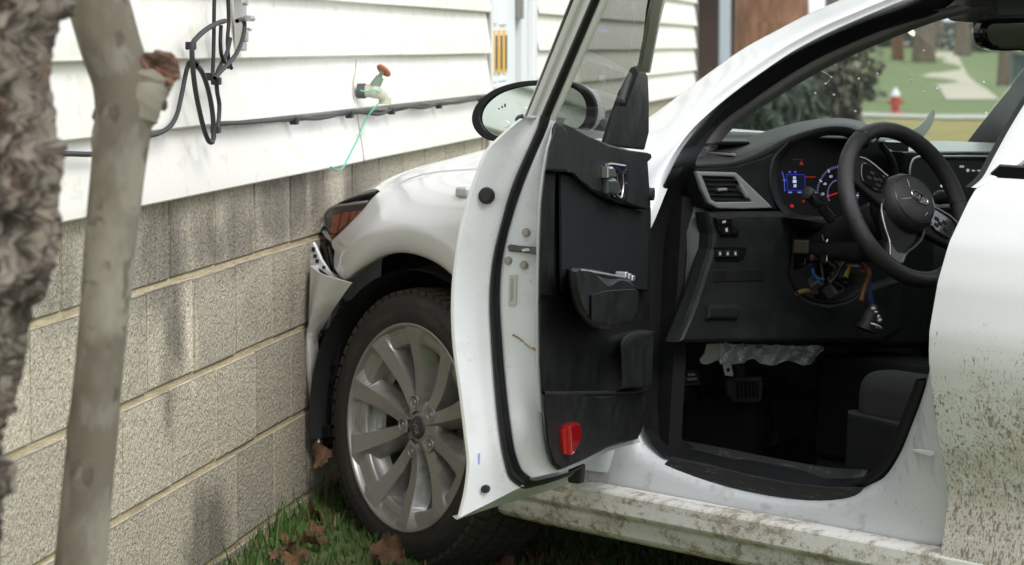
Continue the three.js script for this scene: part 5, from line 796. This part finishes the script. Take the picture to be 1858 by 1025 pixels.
  for (const [x, y] of [[1498, 152], [1508, 140], [1353, 210], [1513, 172], [1558, 143], [1592, 134], [1654, 146], [1700, 161], [1677, 167], [1552, 202], [1479, 169], [1785, 149], [1789, 205], [1676, 92]]) { const p = wsX(x, y), f = part('fleck', new THREE.SphereGeometry(.0028, 6, 4).scale(.6, 1, 1.6), fleck, car); f.position.copy(p); f.rotation.x = rr(-.3, .9); }
  part('crack', tube([[1490, 129], [1503, 136], [1507, 142], [1500, 152]].map(([x, y]) => wsX(x, y)), .0012, 16, 5), fleck, car);
  const slv = tex(64, 64, (x, y) => { const s = sstep(.6, .8, vn(x * 26, y * 26)); return mix3([.46, .5, .46], [.22, .25, .22], s); });
  part('pale_sliver', slabC([[1693, 197], [1697, 206], [1694, 220], [1686, 236], [1676, 248], [1664, 240], [1655, 236], [1668, 229], [1680, 216]], .50, .003, .001), mat([1, 1, 1], .5, { map: slv }), car);
}
// ---------------------------------------------------------------- trees by the camera
{
  const barkT = tex(512, 512, (x, y) => { const a = fbm(x * 26, y * 26, 5, 26), b = fbm(x * 70, y * 70, 4, 70), o = sstep(.66, .76, fbm(x * 18 + 3, y * 18 + 7, 4, 18)); let c = mix3([.030, .023, .017], [.20, .168, .135], sstep(.36, .66, a * .6 + b * .4)); return mix3(c, [.12, .06, .032], o * .45); });
  barkT.repeat.set(2.2, 1.0);
  const t1 = thing('rough_tree', 'leaning tree trunk with thick flaking brown and grey bark', 'tree', null, atDepth(-120, 1500, 3.1).setY(0));
  const pts = [[-235, 2150], [-190, 1500], [-130, 1000], [-118, 760], [-90, 640], [-68, 560], [-46, 400], [-28, 270], [-18, 120], [-6, -40], [30, -300], [40, -900], [20, -1800]].map(([x, y]) => atDepth(x, y, 3.1).sub(t1.position));
  const jit = (a, t) => { const n = fbm(Math.cos(a) * 3 + 7, Math.sin(a) * 3 + t * 34, 4), m = fbm(Math.cos(a) * 9 + 3, Math.sin(a) * 9 + t * 110, 3), k = vn(Math.cos(a) * 2 + 5, t * 55); return 1 + .36 * (n - .5) + .42 * (m - .5) + .2 * sstep(.5, .62, k) * sstep(.45, .6, m); };
  part('trunk', taper(pts, [[0, .085], [.35, .072], [.6, .066], [.8, .05], [1, .03]], 420, 72, jit), mat([1, 1, 1], .95, { map: barkT, bumpMap: barkT, bumpScale: .006 }), t1);
  const limb = (t, pts2, r) => part('limb', taper(pts2.map(p => p.sub(t.position)), [[0, r], [1, r * .3]], 40, 10, (a, q) => 1 + .12 * Math.sin(a * 3 + q * 20)), mat([.16, .14, .11], .95), t);
  for (const [x, y] of [[-500, -1500], [420, -2200], [-100, -2600]]) limb(t1, [atDepth(30, -300, 3.1), atDepth(lerp(30, x, .5), lerp(-300, y, .6), 3.0), atDepth(x, y, 2.8)], .025);
  const sm = tex(256, 512, (x, y) => { const a = fbm(x * 6, y * 12, 5, 6), l = sstep(.60, .72, fbm(x * 14, y * 84, 3, 14)) * sstep(.4, .6, fbm(x * 8 + 1, y * 16, 3, 8)), d = sstep(.66, .78, fbm(x * 9 + 2, y * 18 + 4, 4, 9)); let c = mix3([.125, .108, .08], [.23, .208, .165], sstep(.3, .7, a)); c = mix3(c, [.29, .275, .235], sstep(.5, .75, fbm(x * 12 + 5, y * 24, 4, 12)) * .3); c = mix3(c, [.07, .055, .036], l * .6); return mix3(c, [.05, .034, .026], d * .6); });
  sm.repeat.set(4, 1.1);
  const smM = mat([1, 1, 1], .85, { map: sm, bumpMap: sm, bumpScale: .003 });
  const t2 = thing('smooth_tree', 'slender smooth grey green tree stem with a broken branch stub', 'tree', null, atDepth(120, 1500, 3.6).setY(0));
  const P = (x, y, d = 3.6) => atDepth(x, y, d).sub(t2.position), px = 3.6 / FOC;
  const j2 = (a, t) => 1 + .06 * (fbm(Math.cos(a) + 4, t * 30, 3) - .5) + .05 * Math.sin(a * 2 + t * 11) + .09 * sstep(.75, .95, vn(Math.cos(a) * 1.5 + 9, t * 70 + Math.sin(a)));
  part('trunk', taper([[95, 1900], [125, 1300], [146, 1025], [162, 850], [186, 600], [205, 400], [217, 280], [226, 200], [222, 150], [200, 80], [178, 0], [158, -80], [110, -400], [60, -900], [90, -1500]].map(([x, y]) => P(x, y)), [[0, 52 * px], [.25, 47 * px], [.36, 46 * px], [.46, 51 * px], [.50, 55 * px], [.54, 56 * px], [.60, 54 * px], [.8, 46 * px], [1, 30 * px]], 200, 28, j2), smM, t2);
  part('branch_stub', taper([P(222, 250), P(236, 205), P(260, 168), P(288, 132)], [[0, 42 * px], [.4, 50 * px], [.75, 44 * px], [1, 32 * px]], 30, 20, j2), smM, t2);
  part('broken_end', taper([P(262, 160), P(282, 134), P(298, 118), P(317, 101)], [[0, 30 * px], [.5, 33 * px], [.75, 26 * px], [1, 7 * px]], 24, 14, (a, t) => 1 + .55 * t * Math.sin(a * 3 + 1) + .22 * Math.sin(a * 7 + t * 9) + .5 * (fbm(a * 3, t * 9, 3) - .5)), mat([1.1, .75, .6], .95, { map: barkT, bumpMap: barkT, bumpScale: .004 }), t2);
  part('knot', [taper([P(180, 205), P(172, 214), P(169, 216)], [[0, 12 * px], [1, 5 * px]], 6, 10), taper([P(292, 180), P(298, 192), P(294, 200)], [[0, 10 * px], [1, 5 * px]], 6, 10)], mat([.06, .04, .03], .9), t2).userData.kind = 'stuff';
  for (const [x, y] of [[-300, -1400], [500, -1700]]) limb(t2, [atDepth(110, -400, 3.6), atDepth(lerp(110, x, .5), lerp(-400, y, .6), 3.5), atDepth(x, y, 3.3)], .018);
}
// ---------------------------------------------------------------- grass and leaves
{
  const bl = new THREE.BufferGeometry(), w = .0022; // one bent blade
  const vs = [[-w, 0, 0], [w, 0, 0], [-w * .8, .5, .06], [w * .8, .5, .06], [0, 1, .26]]; bl.setAttribute('position', new THREE.Float32BufferAttribute(vs.flat(), 3)); bl.setIndex([0, 1, 3, 0, 3, 2, 2, 3, 4]); bl.computeVertexNormals();
  const N = 50000, im = new THREE.InstancedMesh(bl, mat([1, 1, 1], .75), N), m = new THREE.Matrix4(), q = new THREE.Quaternion(), e = new THREE.Euler(); let n = 0;
  while (n < N) {
    const x = rr(-1.1, 2.4), z = rr(-9.3, -5.0), d = wallDist(x, z); if (d < .005) continue;
    const tuft = fbm(x * 7, z * 7, 3), dry = rnd() < .12; const tall = d < .09 ? rr(.03, .07) * (rnd() < .12 ? 1.7 : .8) : d < .3 ? rr(.022, .05) : rr(.016, .04); if (d > .12 && rnd() > tuft * 1.7) continue;
    e.set(rr(-.45, .45), rr(0, 6.283), rr(-.45, .45)); q.setFromEuler(e); const h = tall * (.5 + .65 * tuft);
    m.compose(V(x, groundY(x, z) - .004, z), q, V(rr(.8, 1.5), h, h)); im.setMatrixAt(n, m);
    const g = rr(.55, 1.2); im.setColorAt(n, dry ? col(.23 * g, .19 * g, .085 * g) : col(.075 * g, .15 * g, .03 * g)); n++;
  }
  im.name = 'grass'; im.userData = { kind: 'stuff' }; im.castShadow = im.receiveShadow = true; scene.add(im);
  const leafT = tex(128, 128, (x, y) => { const n = fbm(x * 9, y * 9, 4); const v = Math.abs(((x - .5) * 5) % 1 - .1) < .06 ? .8 : 1; return mix3([.085, .042, .022], [.24, .13, .072], n).map(c => c * v); });
  const leafMats = [[1, 1, 1], [.75, .72, .7], [1.1, 1.0, .85]].map(c => mat(c, .8, { map: leafT }));
  function leafGeo(sd) { // five-lobed, curled
    const n = 44, rows = []; for (let j = 0; j <= 6; j++) { const r = [], k = j / 6; for (let i = 0; i < n; i++) { const a = i / n * 2 * Math.PI, lobe = .72 + .28 * Math.pow(Math.abs(Math.cos(a * 2.5)), .8) * (Math.cos(a) > -.95 ? 1 : .4) + .08 * Math.sin(a * 13 + sd); const x = Math.cos(a) * lobe * k, y = Math.sin(a) * lobe * k; r.push(V(x, .75 * (x * x * Math.sin(sd) + y * y * Math.cos(sd * 1.7)) + .2 * Math.sin(x * 5 + sd + y * 3) * k, y)); } rows.push(r); }
    return shell(grid(rows, { closeU: true, uv: p => [p.x * .5 + .5, p.z * .5 + .5] }), .012);
  }
  const gs = [1, 2.2, 3.7, 5.1].map(leafGeo);
  const leaf = (px, py, size, k, label, group, up = .02, tilt = .5) => { // lies where the pixel meets the lawn
    const d = camDir(px, py); let t = 5; for (let i = 0; i < 60; i++) { const p = camera.position.clone().addScaledVector(d, t); t += (p.y - groundY(p.x, p.z) - up) / -d.y * .8; }
    const p = camera.position.clone().addScaledVector(d, t), o = one('dead_leaf', gs[k % 4], leafMats[k % 3], label, 'leaf', group); o.position.copy(p); o.scale.setScalar(size * .85); o.rotation.set(rr(-tilt, tilt), rr(0, 6), rr(-tilt, tilt)); return o;
  };
  leaf(706, 996, .047, 0, 'large curled brown leaf leaning against the front tyre', undefined, .045, .2).rotation.set(1.1, .6, .3);
  for (const [x, y, s, k] of [[690, 1010, .03, 1], [722, 1012, .025, 2]]) leaf(x, y, s, k, 'small brown leaf under the large leaf at the front tyre', 'leaves at the foot of the front tyre');
  const wl = [[520, 992, .03, 1], [545, 1002, .028, 3], [578, 962, .028, 2], [566, 985, .036, 0], [532, 1015, .035, 2], [512, 980, .02, 2], [590, 975, .02, 3], [575, 935, .04, 1], [500, 1008, .02, 0], [553, 970, .02, 1]];
  for (const [x, y, s, k] of wl) leaf(x, y, s, k, 'dead brown leaf in the grass between block wall and tyre', 'leaves along the block wall');
  for (const [x, y, s, k] of [[945, 1000, .04, 0], [915, 1018, .03, 1], [970, 1012, .028, 2], [1270, 1012, .05, 1], [1080, 1015, .03, 3], [1010, 1005, .02, 2]]) leaf(x, y, s, k, 'dead brown leaf in the shade under the car', 'leaves under the car');
  { const o = one('dead_leaf', gs[2], leafMats[0], 'curled brown leaf caught under the torn bumper end', 'leaf'); o.position.copy(C.z(582, 828, -.02).applyMatrix4(car.matrixWorld)); o.scale.setScalar(.032); o.rotation.set(1.2, .3, .5); }
}
// ---------------------------------------------------------------- beyond the car
const gz = (px, py) => { const d = camDir(px, py); let t = 40; for (let i = 0; i < 80; i++) { const p = camera.position.clone().addScaledVector(d, t); t = clamp(t + (p.y - groundY(p.x, p.z)) / Math.max(.004, -d.y) * .5, 5, 400); } return camera.position.clone().addScaledVector(d, t); };
const atZ = (px, depth, up = 0) => { const p = atDepth(px, HOR, depth); p.y = groundY(p.x, p.z) + up; return p; };
const sheet = (name, pts, m, lift = .004) => { const g = new THREE.ShapeGeometry(new THREE.Shape(pts.map(p => new THREE.Vector2(p.x, -p.z)))).rotateX(-Math.PI / 2); const p = g.attributes.position; for (let i = 0; i < p.count; i++) p.setY(i, groundY(p.getX(i), p.getZ(i)) + lift); return struct(name, g, m); };
{
  const conc = tex(128, 128, (x, y) => { const v = .40 * (.8 + .4 * fbm(x * 16, y * 16, 4, 16)); return [v, v * .96, v * .88]; });
  const concM = mat([1, 1, 1], .95, { map: conc });
  const strip = (name, z0, z1, m, lift, x0 = -30, x1 = 60) => { const rows = [z0, lerp(z0, z1, .5), z1].map(z => [...Array(30)].map((_, i) => { const x = lerp(x0, x1, i / 29); return V(x, groundY(x, z) + lift, z); })); return struct(name, grid(rows, { uv: p => [p.x / 3, p.z / 3] }), m); };
  strip('pavement', -47.5, -50.5, concM, .03);
  const dirtT = tex(128, 128, (x, y) => { const v = .8 + .5 * fbm(x * 12, y * 12, 4, 12); return [.16 * v, .12 * v, .07 * v]; }); strip('bare_verge', -36, -47.4, mat([1, 1, 1], 1, { map: grassTex, color: col(2.0, 1.25, 1.1) }), .008);
  // trodden path over the far lawn
  { const c = [[1765, 182], [1745, 160], [1722, 140], [1705, 127], [1700, 118], [1720, 112]].map(([x, y]) => gz(x, y)), L = c.map((p, i) => V(p.x - .6 - i * .06, 0, p.z)), R = c.map((p, i) => V(p.x + .6 + i * .06, 0, p.z)); const f = r => rail(r, 24).map(p => p.setY(groundY(p.x, p.z) + .02)); struct('footpath', grid([f(L), f(R)], { uv: p => [p.x / 3, p.z / 3] }), mat([1.05, .98, .85], 1, { map: conc })); }
  strip('road', -150, -185, mat([.30, .30, .305], .9), .05, -80, 140);
  // fire hydrant
  const hy = thing('fire_hydrant', 'red fire hydrant with a silver bonnet on the far lawn', 'fire hydrant', null, atZ(1626, 51.5));
  const red = mat([.46, .07, .05], .6), silver = mat([.62, .64, .65], .4, { metalness: .3 });
  hy.scale.setScalar(.66); const la = (pr, m, n) => part(n, new THREE.LatheGeometry(pr.map(([r, y]) => new THREE.Vector2(r, y)), 24), m, hy);
  la([[0, 0], [.16, 0], [.16, .05], [.115, .06], [.11, .42], [.15, .44], [.15, .48], [.12, .49]], red, 'barrel'); la([[.13, .485], [.13, .52], [.11, .6], [.06, .67], [.03, .69], [.03, .74], [0, .74]], silver, 'bonnet');
  for (const r of [0, Math.PI]) part('outlet', [new THREE.CylinderGeometry(.055, .055, .1, 14).rotateZ(1.57).translate(.15, .34, 0), new THREE.CylinderGeometry(.03, .03, .03, 6).rotateZ(1.57).translate(.21, .34, 0)].map(g => g.rotateY(r)), red, hy);
  part('pumper_outlet', new THREE.CylinderGeometry(.075, .075, .1, 16).rotateX(1.57).translate(0, .3, .14), red, hy);
  // trees
  const barkB = tex(128, 256, (x, y) => { const n = fbm(x * 20, y * 4, 4, 20); return mix3([.07, .05, .037], [.2, .15, .115], n); });
  const bm = mat([1, 1, 1], .95, { map: barkB }), twigM = mat([.13, .11, .095], .95);
  function bare(name, label, px, depth, r, hgt, o = {}) {
    const t = thing(name, label, 'tree', o.group, atZ(px, depth)); part('trunk', taper([V(0, -.2, 0), V(.05 * hgt * (o.lean || 0), hgt * .3, 0), V(.1 * hgt * (o.lean || 0), hgt * .65, .1), V(0, hgt, 0)], [[0, r * 1.25], [.1, r], [.6, r * .7], [1, r * .2]], 40, 16, (a, q) => 1 + .1 * Math.sin(a * 3 + q * 9)), o.mat || bm, t);
    const tw = []; for (let i = 0; i < (o.limbs || 9); i++) { const y0 = hgt * rr(.35, .9), a = rr(0, 6.28), l = hgt * rr(.2, .4), e = V(Math.cos(a) * l, y0 + l * rr(.4, .9), Math.sin(a) * l); tw.push(taper([V(0, y0, 0), V(e.x * .5, lerp(y0, e.y, .4), e.z * .5), e], [[0, r * .3], [1, r * .05]], 8, 5)); for (let k = 0; k < 4; k++) tw.push(taper([V(e.x * .5, lerp(y0, e.y, .4), e.z * .5), V(e.x * rr(.5, 1.2), e.y + rr(-.1, .3) * l, e.z * rr(.5, 1.2))], [[0, r * .1], [1, r * .02]], 4, 4)); }
    part('crown', tw, twigM, t); return t;
  }
  const redBark = mat([1.5, 1.05, .85], .95, { map: barkB });
  bare('big_tree', 'broad reddish brown tree trunk beyond the end of the house', 1405, 26, .34, 11, { mat: redBark }); bare('big_tree', 'thin grey trunk beside the broad reddish trunk', 1512, 44, .13, 9, { mat: twigM });
  bare('lawn_tree', 'thick grey brown trunk on the far lawn behind the hydrant', 1676, 118, .40, 16); bare('lawn_tree', 'brown trunk rising left of the thick lawn trunk behind the hydrant', 1629, 120, .22, 15, { mat: redBark });
  bare('lawn_tree', 'grey trunk standing near the road below the green signal', 1746, 128, .32, 15); bare('lawn_tree', 'slim dark trunk by the roadside between the headlights', 1700, 150, .3, 14); bare('verge_tree', 'pale brown trunk beside the dark utility cabinet', 1832, 88, .32, 13);
  for (const [x, d] of [[1560, 190], [1600, 220], [1690, 230], [1790, 240], [1540, 230], [1850, 210]]) bare('roadside_tree', 'distant bare grey tree lining the far side of the road', x, d, .35, 15, { group: 'bare trees across the road', limbs: 14 });
  // bushes behind the car to the left: leaf masses with gaps
  const lf = new THREE.PlaneGeometry(.16, .09); 
  function bush(name, label, px, depth, w, h, n, c, group) {
    const t = thing(name, label, 'bush', group, atZ(px, depth)); const im = new THREE.InstancedMesh(lf, mat(c, .8), n), m = new THREE.Matrix4(), q = new THREE.Quaternion(), e = new THREE.Euler();
    for (let i = 0; i < n; i++) { const a = rr(0, 6.283), rad = Math.sqrt(rnd()), y = rnd(), k = Math.sqrt(Math.max(.05, 1 - (y - .35) ** 2 * 1.7)) * (.75 + .5 * fbm(a * 1.5 + 3, y * 4, 3)); e.set(rr(0, 6), rr(0, 6), rr(0, 6)); q.setFromEuler(e); m.compose(V(Math.cos(a) * rad * w * k, y * h * (.85 + .3 * rnd()), Math.sin(a) * rad * w * .6 * k), q, V(1, 1, 1).multiplyScalar(rr(.7, 1.5))); im.setMatrixAt(i, m); const g = rr(.5, 1.4); im.setColorAt(i, col(g, g, g)); }
    im.name = 'foliage'; im.castShadow = im.receiveShadow = true; im.userData = { kind: 'stuff' }; t.add(im);
    part('stem', [...Array(7)].map((_, i) => taper([V(rr(-.1, .1), -.1, 0), V(rr(-.4, .4) * w, h * .5, rr(-.2, .2)), V(rr(-.8, .8) * w, h * rr(.7, 1.1), rr(-.3, .3))], [[0, .03], [1, .006]], 6, 5)), twigM, t); return t;
  }
  bush('evergreen_bush', 'dark green evergreen bush beyond the windscreen left corner', 1335, 22, .36, .80, 3000, [.085, .11, .08]); bush('evergreen_bush', 'dark evergreen bush beside the bare twiggy shrub', 1425, 23, .36, .86, 3000, [.09, .11, .085]);
  bush('twiggy_bush', 'grey brown twiggy shrub behind the instrument hood', 1500, 40, .5, 1.0, 900, [.14, .13, .10]); bush('twiggy_bush', 'loose twiggy shrub by the pavement with few leaves', 1530, 60, .8, 1.7, 900, [.1, .09, .06]);
  for (const [x, d] of [[1480, 140], [1550, 150], [1600, 145], [1780, 135], [1820, 140]]) bush('hedge', 'grey green bush along the far road edge', x, d, 2.2, 1.3, 1500, [.08, .09, .055], 'bushes along the road');
  // porch and dark building past the end of the house
  const hb = thing('neighbour_house', 'dark brown house front with a grey porch post beyond the siding', 'house', null, atZ(1300, 34));
  const brick = tex(128, 128, (x, y) => { const n = fbm(x * 10, y * 10, 4, 10); return mix3([.018, .014, .012], [.07, .045, .035], n); });
  part('wall', box(-3.4, .75, -.3, 5, -2, 0), mat([1, 1, 1], .9, { map: brick }), hb); part('porch_post', box(-.04, .09, -.2, 3, .9, 1.03, .01), mat([.34, .38, .42], .6), hb); part('porch_post', box(-2.1, -1.97, -.2, 3, .9, 1.03, .01), mat([.34, .38, .42], .6), hb);
  part('porch_roof', box(-3.4, .75, 3, 3.2, 0.01, 1.3), mat([.3, .3, .3], .8), hb); part('porch_floor', box(-3.4, .75, -.2, .45, .01, 1.25, .02), mat([.33, .36, .4], .8), hb);
  part('window', box(-1.2, -.3, 1.0, 2.3, .002, .03, .005), gloss, hb); part('window', box(-3.0, -2.2, 1.0, 2.3, .002, .03, .005), gloss, hb);
  // utility cabinet, signal, traffic
  const ub = thing('utility_cabinet', 'dark green utility cabinet on the lawn beside a pale trunk', 'cabinet', null, atZ(1856, 82)); part('body', box(-.32, .32, 0, .95, -.3, .3, .03), mat([.03, .05, .045], .5), ub); part('lid', box(-.35, .35, .95, 1.0, -.33, .33, .02), mat([.035, .055, .05], .5), ub); part('base', box(-.4, .4, -.05, .05, -.4, .4), concM, ub);
  const ts = thing('traffic_signal', 'traffic signal showing green above the far road', 'traffic light', null, atZ(1700, 175)); part('pole', new THREE.CylinderGeometry(.09, .12, 6, 12).translate(1.2, 3, 0), mat([.2, .2, .2], .6), ts); part('arm', box(-1.4, 1.2, 3.95, 4.05, -.05, .05), mat([.2, .2, .2], .6), ts); const hd = part('head', box(-1.05, -.65, 2.75, 3.9, -.15, .15, .03), mat([.03, .03, .02], .6), ts);
  const glow = (c, i) => new THREE.MeshStandardMaterial({ color: col(0), emissive: col(...c), emissiveIntensity: i });
  part('green_lamp', new THREE.CylinderGeometry(.16, .16, .04, 20).rotateX(1.57).translate(-.85, 3.0, .17), glow([.05, 1, .35], 9), ts); part('dark_lamp', new THREE.CylinderGeometry(.16, .16, .04, 20).rotateX(1.57).translate(-.85, 3.36, .17), gloss, ts); part('dark_lamp', new THREE.CylinderGeometry(.16, .16, .04, 20).rotateX(1.57).translate(-.85, 3.7, .17), gloss, ts);
  function vehicle(label, px, depth, c, tail) {
    const v = thing('vehicle', label, 'car', 'traffic on the far road', atZ(px, depth)); const bodyM = phys(c, .4, { clearcoat: 1 });
    part('body', [slab([[-.88, .3], [.88, .3], [.9, .75], [.82, 1.0], [-.82, 1.0], [-.9, .75]], -4.2, 0, .12)], bodyM, v); part('cabin', slab([[-.78, .98], [.78, .98], [.62, 1.5], [-.62, 1.5]], -3.4, -1.2, .1), gloss, v);
    for (const s of [-1, 1]) { part('wheel', new THREE.CylinderGeometry(.32, .32, .2, 20).rotateZ(1.57).translate(s * .78, .32, -.8), rubber, v); part('headlight', new THREE.SphereGeometry(.13, 14, 10).scale(1.2, .8, .5).translate(s * .62, .72, .01), glow(tail ? [1, .05, .03] : [1, .93, .72], tail ? 6 : 14), v); }
    return v;
  }
  vehicle('dark car with lit headlights coming along the far road', 1632, 158, [.05, .05, .06], false); vehicle('silver car with yellow lit headlights waiting under the signal arm', 1722, 160, [.3, .3, .32], false); vehicle('white car with lit headlights beside the mirror edge', 1778, 168, [.6, .6, .6], false); vehicle('dark car with red tail lamps among the oncoming cars', 1738, 190, [.06, .03, .03], true);
}
renderer.render(scene, camera);
